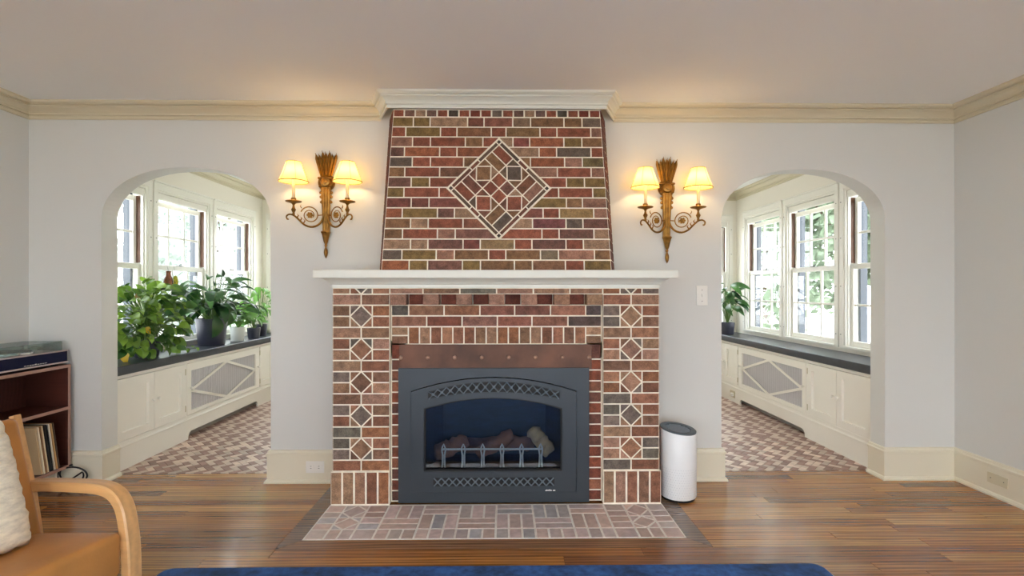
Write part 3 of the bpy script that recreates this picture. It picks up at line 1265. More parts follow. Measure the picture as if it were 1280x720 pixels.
DO = arch_loop(-.528, .494, .068, .694, .781)
OUT = [(IX0, .004), (IX1, .004)] + [(IX1 + (IX0 - IX1) * i / 20, IZ1) for i in range(21)]
GL = arch_loop(-.447, .405, .202, .589, .654)
ring(OUT, DO, -.374, -.338).build('outer_frame', STEEL, ins)
DI = [(p[0] * .994 - .0001, .074 + (p[1] - .068) * .985) for p in DO]
door = ring(DI, GL, -.388, -.350).build('door_frame', STEEL, ins)
GL2 = arch_loop(-.437, .395, .212, .583, .648)
ring(GL, GL2, -.383, -.35).build('glass_bead', BLACK, ins)
gb = MB()
gb.add([(p[0], -.362, p[1]) for p in GL2] + [(p[0], -.359, p[1]) for p in GL2],
       [tuple(range(len(GL2))), tuple(range(len(GL2), 2 * len(GL2)))] + [(k, (k + 1) % len(GL2), len(GL2) + (k + 1) % len(GL2), len(GL2) + k) for k in range(len(GL2))])
gb.build('glass_pane', FGLASS, ins)
fbx = MB()
x0, x1, y0, y1, z0, z1 = -.45, .41, -.349, -.02, .19, .66
fbx.add([(x0, y0, z0), (x1, y0, z0), (x1 - .08, y1, z0), (x0 + .08, y1, z0), (x0, y0, z1), (x1, y0, z1), (x1 - .08, y1, z1), (x0 + .08, y1, z1)],
        [(0, 1, 2, 3), (4, 7, 6, 5), (1, 5, 6, 2), (2, 6, 7, 3), (3, 7, 4, 0)])
fbx.build('firebox', FIREBOX, ins)


def arc_band(x, off):                                            # centre line of the upper vent
    q = (x - ICX) / .40
    return .722 - .052 * q * q + off


vb = MB()
nn = 24
pts = []
for i in range(nn + 1):
    x = ICX - .405 + .81 * i / nn
    q = abs((x - ICX) / .405)
    hgt = .031 - .010 * q * q
    pts.append((x, arc_band(x, hgt), arc_band(x, -hgt)))
for a, b in zip(pts, pts[1:]):
    vb.add([(a[0], -.3886, a[2]), (b[0], -.3886, b[2]), (b[0], -.3886, b[1]), (a[0], -.3886, a[1]),
            (a[0], -.387, a[2]), (b[0], -.387, b[2]), (b[0], -.387, b[1]), (a[0], -.387, a[1])],
           [(0, 1, 2, 3), (4, 7, 6, 5), (0, 4, 5, 1), (3, 2, 6, 7), (0, 3, 7, 4), (1, 5, 6, 2)])
up = vb.build('upper_vent', BLACK, ins)
lt = MB()
k = 15
for i in range(k):
    xa, xb = ICX - .40 + .80 * i / k, ICX - .40 + .80 * (i + 1) / k
    q = abs(((xa + xb) / 2 - ICX) / .405)
    hgt = .031 - .010 * q * q
    for sg in (1, -1):
        lt.tube([(xa, -.390, arc_band(xa, -hgt * sg)), (xb, -.390, arc_band(xb, hgt * sg))], .0042, 5)
    xm = (xa + xb) / 2
    lt.lathe([(.0, -.003), (.009, -.002), (.009, .002), (0, .002)], (xm, -.391, arc_band(xm, 0)), 8, 'Y')
lt.build('vent_lattice', LATT, up)
lv = MB().box(ICX - .372, ICX + .372, -.3886, -.387, .113, .163).build('lower_vent', BLACK, ins)
lt = MB()
k = 16
for i in range(k):
    xa, xb = ICX - .368 + .736 * i / k, ICX - .368 + .736 * (i + 1) / k
    for sg in (1, -1):
        lt.tube([(xa, -.390, .138 - .024 * sg), (xb, -.390, .138 + .024 * sg)], .0042, 5)
    lt.lathe([(.0, -.003), (.008, -.002), (.008, .002), (0, .002)], ((xa + xb) / 2, -.391, .138), 8, 'Y')
lt.build('vent_lattice', LATT, lv)
# maker's mark, only a few pixels of white lettering in the photograph
bd = MB()
xx = .300
for i, (wd, ht) in enumerate([(.008, .006), (.006, .009), (.007, .006), (.004, .010), (.004, .008), (.004, .010), (.007, .007), (.007, .006), (.009, .007)]):
    if i == 7:
        xx += .006
    bd.box(xx, xx + wd - .0012, -.3889, -.3878, .080, .080 + ht)
    xx += wd
bd.build('name_badge', PLATE, ins)

# fire grate: bar and six spear posts
gr = thing('fire_grate', 'pale metal grate bar with six spear posts behind the insert glass', 'grate', (-.03, -.30, .192))
MB().box(-.345, .292, -.303, -.296, .306, .318, .002).build('bar', SILVER, gr)
for px in (-.335, -.211, -.089, .033, .156, .277):
    p = MB()
    for sg in (-1, 1):
        p.tube([(px + sg * .010, -.304, .193), (px + sg * .007, -.304, .23), (px + sg * .006, -.304, .275), (px + sg * .011, -.304, .305), (px + sg * .009, -.304, .325), (px, -.304, .348)],
               [.006, .0058, .0055, .005, .005, .002], 6)
    p.build('post', SILVER, gr)
MB().box(-.37, .32, -.31, -.10, .1905, .200).build('tray', BLACK, gr)


def log(name, label, a, b, r, m, seed):
    rr = random.Random(seed)
    a, b = Vector(a), Vector(b)
    pts, rad = [], []
    for i in range(12):
        t = i / 11
        p = a.lerp(b, t) + Vector((0, rr.uniform(-.006, .006), rr.uniform(-.006, .006)))
        pts.append(p)
        rad.append(r * (1 + rr.uniform(-.12, .12)) * (0.82 if i in (0, 11) else 1))
    b_ = MB().tube(pts, rad, 12)
    for v in b_.v:
        v += Vector((rr.uniform(-.004, .004), rr.uniform(-.004, .004), rr.uniform(-.004, .004)))
    o = b_.build(name, m, smooth='all')
    tag(o, label, 'log', 'ceramic fire logs')
    return o


log('fire_log', 'reddish brown ceramic log at the left end of the grate', (-.40, -.22, .26), (-.20, -.16, .33), .055, LOG, 1)
log('fire_log', 'long charred ceramic log lying across the back of the firebox', (-.24, -.085, .27), (.24, -.09, .29), .05, LOG, 2)
log('fire_log', 'charred ceramic log in the middle of the grate leaning upward', (-.13, -.22, .25), (.10, -.21, .38), .042, LOG, 3)
log('fire_log', 'tan ceramic log leaning at the right end of the grate', (.34, -.24, .27), (.23, -.17, .40), .046, LOGT, 4)

# ------------------------------------------------------------------ wall sconces
def make_sconce(name, label):
    root = thing(name, label, 'wall light', group='gilt wall sconces')
    P = lambda m, n_, mm, par=root, smooth=True: m.build(n_, mm, par, smooth=smooth, world=False)
    # arrow feathers fanned above the quiver
    for i in range(7):
        a = math.radians((i - 3) * 4.6)
        d = Vector((math.sin(a), 0, math.cos(a)))
        sd = Vector((math.cos(a), 0, -math.sin(a)))
        yo = -.018 - .006 * (i % 2)
        b = Vector((d.x * .0 + (i - 3) * .0105, yo, .035))
        L = .176 - .006 * abs(i - 3) - (.014 if i % 2 else 0)
        f = MB()
        vs = []
        for t, wd in ((0, .005), (.25, .0085), (.6, .0115), (.85, .0125), (1.0, .004)):
            c = b + d * (L * t)
            vs += [c - sd * wd, c + Vector((0, -.009, 0)), c + sd * wd, c + Vector((0, .006, 0))]
        fs = []
        for k in range(4):
            for q in range(4):
                A, B = k * 4 + q, k * 4 + (q + 1) % 4
                fs.append((A, B, B + 4, A + 4))
        fs += [(0, 1, 2, 3), (16, 19, 18, 17)]
        f.add(vs, fs)
        f.tube([b + Vector((0, -.008, 0)), b + d * (L * 1.06) + Vector((0, -.008, 0))], .002, 5)
        P(f, 'feather', GILT, smooth=False)
    q = MB()
    q.lathe([(.0, -.004), (.058, -.004), (.060, -.010), (.056, -.020), (.048, -.018), (.044, -.014), (.0, -.014)], (0, 0, 0), 24, 'Y')
    P(q, 'backplate', GILT)
    q = MB()
    q.lathe([(.034, -.014), (.036, -.030), (.028, -.042), (.014, -.044), (.012, -.052), (0, -.053)], (0, 0, 0), 16, 'Y')
    P(q, 'rosette', GILT)
    q = MB()
    q.box(-.055, .055, -.034, -.012, .022, .036, .004)
    q.box(-.050, .050, -.030, -.012, -.034, -.024, .004)
    P(q, 'band', GILT, smooth=False)
    # fluted tapering shaft
    q = MB()
    for i in range(-1, 2):
        q.tube([(i * .021, -.026, -.036), (i * .0165, -.026, -.18), (i * .009, -.026, -.34)], [.0135, .011, .007], 8)
    q.box(-.024, .024, -.024, -.006, -.335, -.036)
    P(q, 'shaft', GILT)
    for sx in (-1, 1):
        lf = MB()
        for zz in (-.07, -.10, -.135):
            lf.lathe([(0, -.012), (.010, -.006), (.011, .004), (0, .014)], (sx * (.036 + (zz + .07) * .06), -.02, zz), 8)
        P(lf, 'acanthus', GILT)
    q = MB()
    q.lathe([(.0, -.332), (.030, -.334), (.034, -.342), (.028, -.352), (.022, -.375), (.015, -.405), (.010, -.418), (.006, -.424), (.011, -.432), (.006, -.440),
             (.005, -.446), (.012, -.462), (.014, -.480), (.010, -.500), (.002, -.518), (0, -.519)], (0, -.026, 0), 12)
    P(q, 'finial', GILT)
    for sx in (-1, 1):
        ux = Vector((sx * .193, -.112, 0))
        u = ux.normalized()
        o0 = Vector((0, -.026, 0))
        def at(r, z):
            return o0 + u * r + Vector((0, 0, z))
        pr = [(.012, -.215), (.024, -.262), (.055, -.298), (.098, -.311), (.140, -.297), (.175, -.264), (.205, -.240), (.232, -.236), (.248, -.250), (.244, -.268), (.234, -.268)]
        # smooth the arm curve
        sm = []
        for i in range(len(pr) - 1):
            p0, p1, p2, p3 = pr[max(i - 1, 0)], pr[i], pr[i + 1], pr[min(i + 2, len(pr) - 1)]
            for t in (0, .33, .66):
                sm.append(tuple(.5 * ((2 * p1[k]) + (-p0[k] + p2[k]) * t + (2 * p0[k] - 5 * p1[k] + 4 * p2[k] - p3[k]) * t * t + (-p0[k] + 3 * p1[k] - 3 * p2[k] + p3[k]) * t ** 3) for k in (0, 1)))
        sm.append(pr[-1])
        q = MB()
        q.tube([at(*p) for p in sm], [.0075 - .003 * (i / len(sm)) for i in range(len(sm))], 8)
        arm = P(q, 'arm', GILT)
        al = arm.location.copy()
        def sub(m, n_, mm, smooth=True, par=arm, pl=al):
            o = m.build(n_, mm, par, smooth=smooth, world=False)
            o.location = o.location - pl
            return o
        q = MB()
        sp = []
        for i in range(40):
            t = i / 39
            a = PI * .1 + t * PI * 3.1
            r = .060 * (1 - t * .62)
            sp.append(at(.102 + r * math.cos(a), -.232 + r * math.sin(a)))
        q.tube(sp, [.0042 - .0014 * i / 39 for i in range(40)], 6)
        q.tube([at(.155, -.19), at(.163, -.176), at(.158, -.166)], [.004, .003, .001], 5)
        q.tube([at(.05, -.23), at(.022, -.226)], .0035, 5)
        for t in (.145, .165, .186):
            q.tube([at(t, -.292 + (t - .145) * .8), at(t - .012, -.272 + (t - .145) * .8), at(t - .002, -.262 + (t - .145) * .8)], [.005, .004, .001], 5)
        sub(q, 'scroll', GILT)
        fo = at(.102, -.232)
        q = MB()
        for i in range(6):
            a = i * PI / 3
            c = fo + u * (.014 * math.cos(a)) + Vector((0, 0, .014 * math.sin(a)))
            q.lathe([(0, -.006), (.008, -.003), (.008, .003), (0, .006)], c, 8, 'Y')
        q.lathe([(0, -.010), (.007, -.006), (.007, .004), (0, .006)], fo, 8, 'Y')
        sub(q, 'flower', GILT)
        base = at(.205, 0)
        q = MB()
        q.lathe([(0, -.242), (.010, -.236), (.007, -.222), (.012, -.212), (.016, -.202), (.009, -.190), (.006, -.176), (.010, -.166), (.020, -.160), (.048, -.153), (.053, -.148), (.050, -.145), (.022, -.150),
                 (.014, -.148), (.015, -.140), (.017, -.128), (.012, -.124), (0, -.124)], base, 16)
        sub(q, 'candle_cup', GILT)
        q = MB()
        q.lathe([(.0105, -.124), (.0105, .0), (.008, .005), (0, .005)], base, 10)
        sub(q, 'candle', CANDLE)
        q = MB()
        q.lathe([(0, .005), (.009, .015), (.013, .033), (.010, .051), (.004, .065), (0, .069)], base, 10)
        sub(q, 'bulb', BULB)
        q = MB()
        nseg = 24
        vs, fs = [], []
        for (r, z) in ((.094, -.018), (.070, .042), (.046, .112)):
            for k in range(nseg):
                a = 2 * PI * k / nseg
                rr = r * (1 + .02 * math.cos(6 * a))
                vs.append(base + Vector((rr * math.cos(a), rr * math.sin(a), z)))
        for i in range(2):
            for k in range(nseg):
                A, B = i * nseg + k, i * nseg + (k + 1) % nseg
                fs.append((A, B, B + nseg, A + nseg))
        q.add(vs, fs)
        sh = q.build('lamp_shade', SHADE, root, smooth='all', world=False)
        sl = sh.location.copy()
        for (r, z, t) in ((.094, -.018, .003), (.046, .112, .0022)):
            m_ = MB()
            m_.tube([base + Vector((r * (1 + .02 * math.cos(6 * 2 * PI * k / 24)) * math.cos(2 * PI * k / 24), r * (1 + .02 * math.cos(6 * 2 * PI * k / 24)) * math.sin(2 * PI * k / 24), z)) for k in range(25)], t, 5, cap=False)
            sub(m_, 'shade_trim', SHTRIM, par=sh, pl=sl)
        m_ = MB()
        for k in range(6):
            a = 2 * PI * k / 6 + .0
            d = Vector((math.cos(a), math.sin(a), 0))
            m_.tube([base + d * .0965 + Vector((0, 0, -.018)), base + d * .072 + Vector((0, 0, .042)), base + d * .0475 + Vector((0, 0, .112))], .0012, 4)
        sub(m_, 'shade_seam', SHTRIM, par=sh, pl=sl)
    return root


s1 = make_sconce('wall_sconce', 'two-arm gilt arrow sconce with lit cream shades beside the left arch')
s1.location = (-1.169, 0, 2.052)
s2 = copy_tree(s1)
s2.location = (1.166, 0, 2.019)
s2['label'] = 'two-arm gilt arrow sconce with lit cream shades above the light switch'

# ------------------------------------------------------------------ plates on walls
sw = thing('light_switch', 'white toggle light switch plate on the wall right of the mantel', 'light switch', (1.416, -.003, 1.278))
MB().box(1.377, 1.455, -.007, -.0005, 1.210, 1.347, .002).build('cover_plate', PLATE, sw)
MB().box(1.411, 1.421, -.016, -.006, 1.270, 1.292, .002).build('toggle', PLATE, sw)
for z in (1.24, 1.317):
    MB().lathe([(.003, -.006), (.003, -.0078), (0, -.0078)], (1.416, 0, z), 8, 'Y').build('screw', SLOT, sw)
ot = thing('wall_outlet', 'white double wall outlet on the baseboard left of the fireplace', 'outlet', (-1.243, -.019, .11))
MB().box(-1.305, -1.181, -.026, -.0195, .070, .150, .002).build('cover_plate', PLATE, ot)
for cx in (-1.270, -1.216):
    r_ = MB().box(cx - .017, cx + .017, -.0285, -.025, .094, .126, .004).build('socket', PLATE, ot)
    for dz in (-.007, .007):
        MB().box(cx - .005, cx + .005, -.0292, -.0283, .110 + dz - .0012, .110 + dz + .0012).build('slot', SLOT, r_)
bp = thing('blank_cover_plate', 'beige blank cover plate on the right-hand baseboard', 'cover plate', (SX - .02, -.34, .112))
MB().box(SX - .026, SX - .0195, -.410, -.272, .082, .148, .002).build('cover_plate', BEIGE, bp)
for yy in (-.385, -.297):
    MB().lathe([(.003, .0), (.003, -.0018), (0, -.0018)], (SX - .026, yy, .115), 8, 'X').build('screw', SLOT, bp)

# ------------------------------------------------------------------ window benches
def make_bench(s, label, nm):
    root = thing('window_bench', label, 'window bench', (s * 2.9, 1.65, 0), group='sunroom window benches')
    y0, y1 = WT + .001, EY - .001
    F = s * BF
    def bx(m, xa, xb, ya, yb, za, zb, c=0.0):
        # xa,xb measured outward from the face towards the room (positive = into the room)
        return m.box(s * (BF - xa), s * (BF - xb), ya, yb, za, zb, c)
    B = lambda m, n_, mm, par=root, sm=False: m.build(n_, mm, par, smooth=sm)
    # carcass
    m = MB()
    bx(m, -.33, -.020, y0, y1, .075, .699)
    B(m, 'carcass', CABW)
    # plinth with a cut-out under the grille
    poly = [(y0, 0), (1.03, 0), (1.03, .030), (1.045, .055), (1.075, .068), (2.28, .068), (2.31, .055), (2.325, .030), (2.325, 0), (y1, 0), (y1, .178), (y0, .178)]
    B(MB().prism(poly, lambda u, v, w: (s * (BF - w), u, v), -.02, .0), 'plinth', CABW)
    m = MB()
    bx(m, .0, .008, y0, y1, .168, .182, .002)
    bx(m, .0, .004, y0, y1, .182, .188, .001)
    B(m, 'plinth_moulding', CABW)
    # face frame: rails and stiles
    m = MB()
    bx(m, -.020, .0, y0, y1, .672, .699)
    bx(m, -.020, .0, y0, y1, .178, .212)
    for a, b in ((y0, .172), (.985, 1.010), (2.325, 2.36), (3.09, y1)):
        bx(m, -.0199, -.0001, a, b, .205, .680)
    B(m, 'face_frame', CABW)
    # slate top
    B(MB().box(s * 2.710, s * (WX - .001), y0, y1, .700, .766, .004), 'slate_top', SLATE)

    def door_(ya, yb, knob_y, hinge_y):
        za, zb = .216, .668
        m = MB()
        w = .062
        g = .002
        bx(m, -.018, .005, ya + g, ya + w, za, zb)
        bx(m, -.018, .005, yb - w, yb - g, za, zb)
        bx(m, -.018, .005, ya + w, yb - w, za, za + w)
        bx(m, -.018, .005, ya + w, yb - w, zb - w, zb)
        d = B(m, 'door', CABW)
        m = MB()
        bx(m, -.0195, -.016, ya + w, yb - w, za + w, zb - w)
        B(m, 'panel', CABW, d)
        m = MB()
        m.lathe([(.005, 0), (.005, .012), (.012, .018), (.014, .026), (.009, .032), (0, .033)], (0, 0, 0), 12, 'X')
        m.v = [Vector((s * (BF - v.x) - s * .002, v.y + knob_y, v.z + .452)) for v in m.v]
        B(m, 'knob', WHITE, d, True)
        if hinge_y is not None:
            for hz in (.28, .60):
                m = MB()
                bx(m, .0, .006, hinge_y - .008, hinge_y + .008, hz - .028, hz + .028, .002)
                B(m, 'hinge', BRASSH, d)
    door_(.174, .579, .579 - .03, .176)
    door_(.579, .984, .579 + .03, .982)
    door_(2.362, 2.725, 2.725 - .03, 2.364)
    door_(2.725, 3.088, 2.725 + .03, None)
    # grille door
    ga, gb_, oa, ob, za, zb = 1.012, 2.323, 1.070, 2.262, .250, .602
    m = MB()
    bx(m, -.018, .002, ga, oa, .216, .668)
    bx(m, -.018, .002, ob, gb_, .216, .668)
    bx(m, -.018, .002, oa, ob, .216, za)
    bx(m, -.018, .002, oa, ob, zb, .668)
    gd = B(m, 'grille_door', CABW)
    m = MB()
    n = 60
    vs, fs = [], []
    for i in range(n + 1):
        yy = oa - .003 + (ob - oa + .006) * i / n
        dx = -.0165 + (.006 if i % 2 else 0)
        vs += [(s * (BF - dx), yy, za - .003), (s * (BF - dx), yy, zb + .003)]
    for i in range(n):
        fs.append((2 * i, 2 * i + 2, 2 * i + 3, 2 * i + 1))
    m.add(vs, fs)
    B(m, 'ribbed_sheet', RIB, gd)
    ym, zm = (oa + ob) / 2, (za + zb) / 2
    c = [(oa, zm), (ym, zb), (ob, zm), (ym, za)]
    for i in range(4):
        p, q = Vector(c[i]), Vector(c[(i + 1) % 4])
        d = (q - p).normalized()
        nrm = Vector((-d.y, d.x)) * .012
        poly = [tuple(p - nrm), tuple(q - nrm), tuple(q + nrm), tuple(p + nrm)]
        B(MB().prism(poly, lambda u, v, w: (s * (BF - w), u, v), -.006, .0015), 'lattice_bar', CABW, gd)
    for yy in (1.040, 2.295):
        m = MB()
        m.lathe([(.005, 0), (.005, .012), (.012, .018), (.014, .026), (.009, .032), (0, .033)], (0, 0, 0), 12, 'X')
        m.v = [Vector((s * (BF - v.x) - s * .002, v.y + yy, v.z + .452)) for v in m.v]
        B(m, 'knob', WHITE, gd, True)
    return root


make_bench(-1, 'cream window bench with slate top holding the potted plants in the left sunroom', 'left')
make_bench(1, 'cream window bench with bare slate top seen through the right arch', 'right')
bo = thing('plinth_outlet', 'small outlet with a white plug on the right window bench plinth', 'outlet', (BF - .001, 2.50, .10))
MB().box(BF - .008, BF - .001, 2.43, 2.56, .055, .135, .002).build('cover_plate', BEIGE, bo)
MB().box(BF - .035, BF - .008, 2.45, 2.49, .070, .110, .004).build('plug', PLATE, bo)

# ------------------------------------------------------------------ rug
def rounded(x0, x1, y0, y1, r, n=6):
    pts = []
    for (cx, cy, a0) in ((x1 - r, y0 + r, -PI / 2), (x1 - r, y1 - r, 0), (x0 + r, y1 - r, PI / 2), (x0 + r, y0 + r, PI)):
        for i in range(n + 1):
            a = a0 + PI / 2 * i / n
            pts.append((cx + r * math.cos(a), cy + r * math.sin(a)))
    return pts


rug = thing('area_rug', 'mottled blue area rug with rounded corners on the oak floor', 'rug', (0, -2.3, 0))
fz = lambda u, v, w: (u, v, w)
MB().prism(rounded(-1.545, 1.556, -3.45, -1.122, .05), fz, .0005, .013, .004).build('pile', RUGM, rug)
MB().prism(rounded(-1.553, 1.564, -3.458, -1.114, .055), fz, .0004, .006, .002).build('binding', RUGEDGE, rug)

# ------------------------------------------------------------------ air purifier
pu = thing('air_purifier', 'white cylindrical air purifier with grey slanted top beside the fireplace', 'air purifier', (1.152, -.295, 0))
pcx, pcy, pr_ = 1.152, -.295, .112
MB().lathe([(.0, 0.001), (.100, .001), (.102, .014), (.0, .014)], (pcx, pcy, 0), 32).build('base', BLACK, pu, smooth=True)


def slant(x, y):
    return .437 - .10 * (x - pcx) + .10 * (y - pcy)


m = MB()
n = 40
vs, fs = [], []
lv_ = [(.101, .014), (.108, .018), (pr_, .03), (pr_, .225)]
for r, z in lv_:
    for k in range(n):
        a = 2 * PI * k / n
        vs.append((pcx + r * math.cos(a), pcy + r * math.sin(a), z))
for r, dz in ((pr_, -.006), (pr_ - .004, 0), (pr_ - .010, 0)):
    for k in range(n):
        a = 2 * PI * k / n
        x, y = pcx + r * math.cos(a), pcy + r * math.sin(a)
        vs.append((x, y, slant(x, y) + dz))
for i in range(6):
    for k in range(n):
        A, B_ = i * n + k, i * n + (k + 1) % n
        fs.append((A, B_, B_ + n, A + n))
m.add(vs, fs)
m.build('body', PURW, pu, smooth=True)
m = MB()
vs, fs = [], []
for r, dz in ((pr_ - .0015, -.004), (pr_ - .0015, .004), (pr_ - .012, .007), (pr_ - .030, .004), (pr_ - .034, -.004)):
    for k in range(n):
        a = 2 * PI * k / n
        x, y = pcx + r * math.cos(a), pcy + r * math.sin(a)
        vs.append((x, y, slant(x, y) + dz))
for i in range(4):
    for k in range(n):
        A, B_ = i * n + k, i * n + (k + 1) % n
        fs.append((A, B_, B_ + n, A + n))
m.add(vs, fs)
m.add([(pcx + (pr_ - .034) * math.cos(2 * PI * k / n), pcy + (pr_ - .034) * math.sin(2 * PI * k / n), slant(pcx + (pr_ - .034) * math.cos(2 * PI * k / n), pcy + (pr_ - .034) * math.sin(2 * PI * k / n)) - .004) for k in range(n)], [tuple(range(n))])
m.build('top_cap', PURG, pu, smooth=True)
m = MB()
for i in range(7):
    rr = (pr_ - .040)
    t = -rr + 2 * rr * (i + .5) / 7
    hl = math.sqrt(max(0, rr * rr - t * t))
    p0 = Vector((pcx - hl, pcy + t, slant(pcx - hl, pcy + t) + .0005))
    p1 = Vector((pcx + hl, pcy + t, slant(pcx + hl, pcy + t) + .0005))
    m.tube([p0, p1], .0035, 5)
m.build('outlet_grille', mat('grille_grey', (132, 140, 148), 0.4), pu)
m = MB()
for j in range(12):
    z = .035 + j * .0155
    for k in range(22):
        a = -PI / 2 - 1.45 + 2.9 * (k + .5 * (j % 2)) / 21.5
        x, y = pcx + pr_ * math.cos(a), pcy + pr_ * math.sin(a)
        d = Vector((math.cos(a), math.sin(a), 0))
        t = Vector((-math.sin(a), math.cos(a), 0))
        c = Vector((x, y, z)) + d * .0004
        m.add([c + t * .0022, c + Vector((0, 0, .0022)), c - t * .0022, c - Vector((0, 0, .0022))], [(0, 1, 2, 3)])
stuff(m.build('perforation', mat('perforation_grey', (176, 180, 188), 0.6), pu))

# ------------------------------------------------------------------ record cabinet, turntable, records
CX0, CX1 = -3.165, -2.875
CY0, CY1 = -1.18, -.040
CZ0, CZ1 = .125, .818
T = .020
cab = thing('record_cabinet', 'dark walnut open record cabinet on slim legs against the left wall', 'cabinet', (-3.02, -.6, 0))
MB().box(CX0, CX1 - .003, CY0, CY1, CZ1 - T, CZ1).build('top_panel', WALNUT, cab)
MB().box(CX0, CX1 - .003, CY0, CY1, CZ0, CZ0 + T).build('bottom_panel', WALNUT, cab)
MB().box(CX0, CX0 + .008, CY0 + T, CY1 - T, CZ0 + T, CZ1 - T).build('back_panel', WALNUT, cab)
for a in (CY0, CY1 - T):
    MB().box(CX0, CX1 - .003, a, a + T, CZ0 + T, CZ1 - T).build('side_panel', WALNUT, cab)
MB().box(CX0 + .008, CX1 - .003, -.62, -.60, CZ0 + T, CZ1 - T).build('divider', WALNUT, cab)
for a, b in ((CY0 + T, -.62), (-.60, CY1 - T)):
    MB().box(CX0 + .008, CX1 - .003, a, b, .517, .537).build('shelf', WALNUT, cab)
e = MB()
e.box(CX1 - .003, CX1, CY0, CY1, CZ1 - T, CZ1)
e.box(CX1 - .003, CX1, CY0, CY1, CZ0, CZ0 + T)
for a in (CY0, CY1 - T, -.62):
    e.box(CX1 - .003, CX1, a, a + T, CZ0 + T, CZ1 - T)
e.box(CX1 - .003, CX1, CY0 + T, CY1 - T, .517, .537)
e.build('edge_banding', EDGE, cab)
for xx in (CX0 + .05, CX1 - .05):
    for yy in (CY0 + .06, CY1 - .06):
        MB().lathe([(.010, 0.0), (.010, .006), (.007, .010), (.008, CZ0 - .006), (.018, CZ0 - .005), (.018, CZ0)], (xx, yy, 0), 10).build('leg', SILVER, cab, smooth=True)

# turntable
TX0, TX1, TY0, TY1, TZ = -3.150, -2.885, -.570, -.052, .818
tt = thing('turntable', 'navy-fronted turntable with clear dust cover on the record cabinet', 'turntable', (-3.02, -.31, TZ))
MB().box(TX0, TX1 - .004, TY0, TY1, TZ + .018, TZ + .098, .002).build('plinth', ALU, tt)
MB().box(TX1 - .0045, TX1, TY0 + .004, TY1 - .004, TZ + .024, TZ + .090, .001).build('fascia', NAVY, tt)
MB().box(TX1 - .004, TX1 + .003, TY0, TY1, TZ + .014, TZ + .023, .001).build('trim_strip', ALU, tt)
MB().box(TX1 - .004, TX1 + .002, TY0, TY1, TZ + .091, TZ + .098, .001).build('trim_strip', ALU, tt)
for yy in (TY0 + .06, TY1 - .06):
    for xx in (TX0 + .05, TX1 - .04):
        MB().lathe([(.018, 0.0), (.020, .004), (.016, .018), (0, .018)], (xx, yy, TZ + .0005), 12).build('foot', BLACK, tt, smooth=True)
m = MB()
for i in range(9):
    a = TY0 + .20 + i * .018
    m.box(TX1, TX1 + .0006, a, a + .013, TZ + .031, TZ + .034 + (.003 if i == 4 else 0))
m.build('control_marking', PLATE, tt)
MB().lathe([(0, .099), (.125, .099), (.132, .103), (.132, .112), (.126, .116), (0, .116)], (-3.018, -.345, TZ), 32).build('platter', CHROME, tt, smooth=True)
MB().lathe([(0, .1165), (.118, .1165), (.118, .119), (0, .119)], (-3.018, -.345, TZ), 32).build('mat', BLACK, tt, smooth=True)
m = MB()
m.lathe([(.022, .098), (.022, .118), (.014, .122), (.014, .136), (0, .137)], (-3.09, -.135, TZ), 14)
m.tube([(-3.13, -.132, TZ + .130), (-3.04, -.145, TZ + .130), (-2.96, -.17, TZ + .126), (-2.93, -.20, TZ + .122)], .004, 6)
m.box(-2.945, -2.918, -.215, -.195, TZ + .116, TZ + .124, .002)
m.build('tonearm', CHROME, tt, smooth=True)
dc = MB()
x0, x1, y0, y1, z0, z1 = TX0 + .004, TX1 - .012, TY0 + .006, TY1 - .030, TZ + .0985, TZ + .160
th = .003
dc.box(x0, x1, y0, y1, z1 - th, z1)
dc.box(x1 - th, x1, y0, y1, z0, z1 - th)
dc.box(x0, x0 + th, y0, y1, z0, z1 - th)
dc.box(x0 + th, x1 - th, y0, y0 + th, z0, z1 - th)
dc.box(x0 + th, x1 - th, y1 - th, y1, z0, z1 - th)
dc.build('dust_cover', ACRYL, tt)

# leaning records
recs = [(-.300, (196, 168, 128), 'tan'), (-.284, (226, 214, 190), 'ivory'), (-.268, (150, 112, 76), 'brown'), (-.252, (222, 204, 172), 'cream'), (-.236, (28, 28, 30), 'black'),
        (-.221, (24, 28, 34), 'slim black'), (-.206, (226, 218, 206), 'white'), (-.190, (190, 150, 100), 'light brown'), (-.175, (70, 54, 44), 'dark brown')]
ordn = ['first', 'second', 'third', 'fourth', 'fifth', 'sixth', 'seventh', 'eighth', 'ninth']
for i, (yy, col, nm) in enumerate(recs):
    t = .011 if nm != 'slim black' else .008
    m = MB().box(-.145, .145, -t / 2, t / 2, 0, .312, .001)
    o = m.build('vinyl_record', SLEEVE, base=True)
    o.color = (*lin(col), 1)
    o.location = (-3.028 + R.uniform(0, .006), yy + .05, CZ0 + T + .002)
    o.rotation_euler = (math.radians(9), 0, 0)
    tag(o, 'record sleeve with a %s spine, %s from the left in the leaning row' % (nm, ordn[i]), 'record', 'record sleeves in the cabinet')

# cable
cb = MB()
pts = []
for i in range(64):
    t = i / 63
    a = PI * .55 + t * PI * 3.6
    pts.append(Vector((-2.845 + .105 * math.cos(a) * (1 - .25 * t), -.052 - .02 * t + .012 * math.sin(a * .5), .078 + .062 * math.sin(a) * (1 - .2 * t) )))
pts = [Vector((-2.98, -.10, .135)), Vector((-2.95, -.09, .13))] + pts + [Vector((-2.90, -.09, .012)), Vector((-2.97, -.12, .008))]
cb.tube(pts, .0055, 6)
tag(cb.build('power_cable', CABLE, smooth=True), 'coiled black power cable beside the record cabinet legs', 'cable')

# ------------------------------------------------------------------ armchair
ARM_RZ = math.radians(-13)
ch = thing('armchair', 'tan leather armchair with bent pale wood arms in the left foreground', 'armchair', (-1.80, -1.91, 0), ARM_RZ)


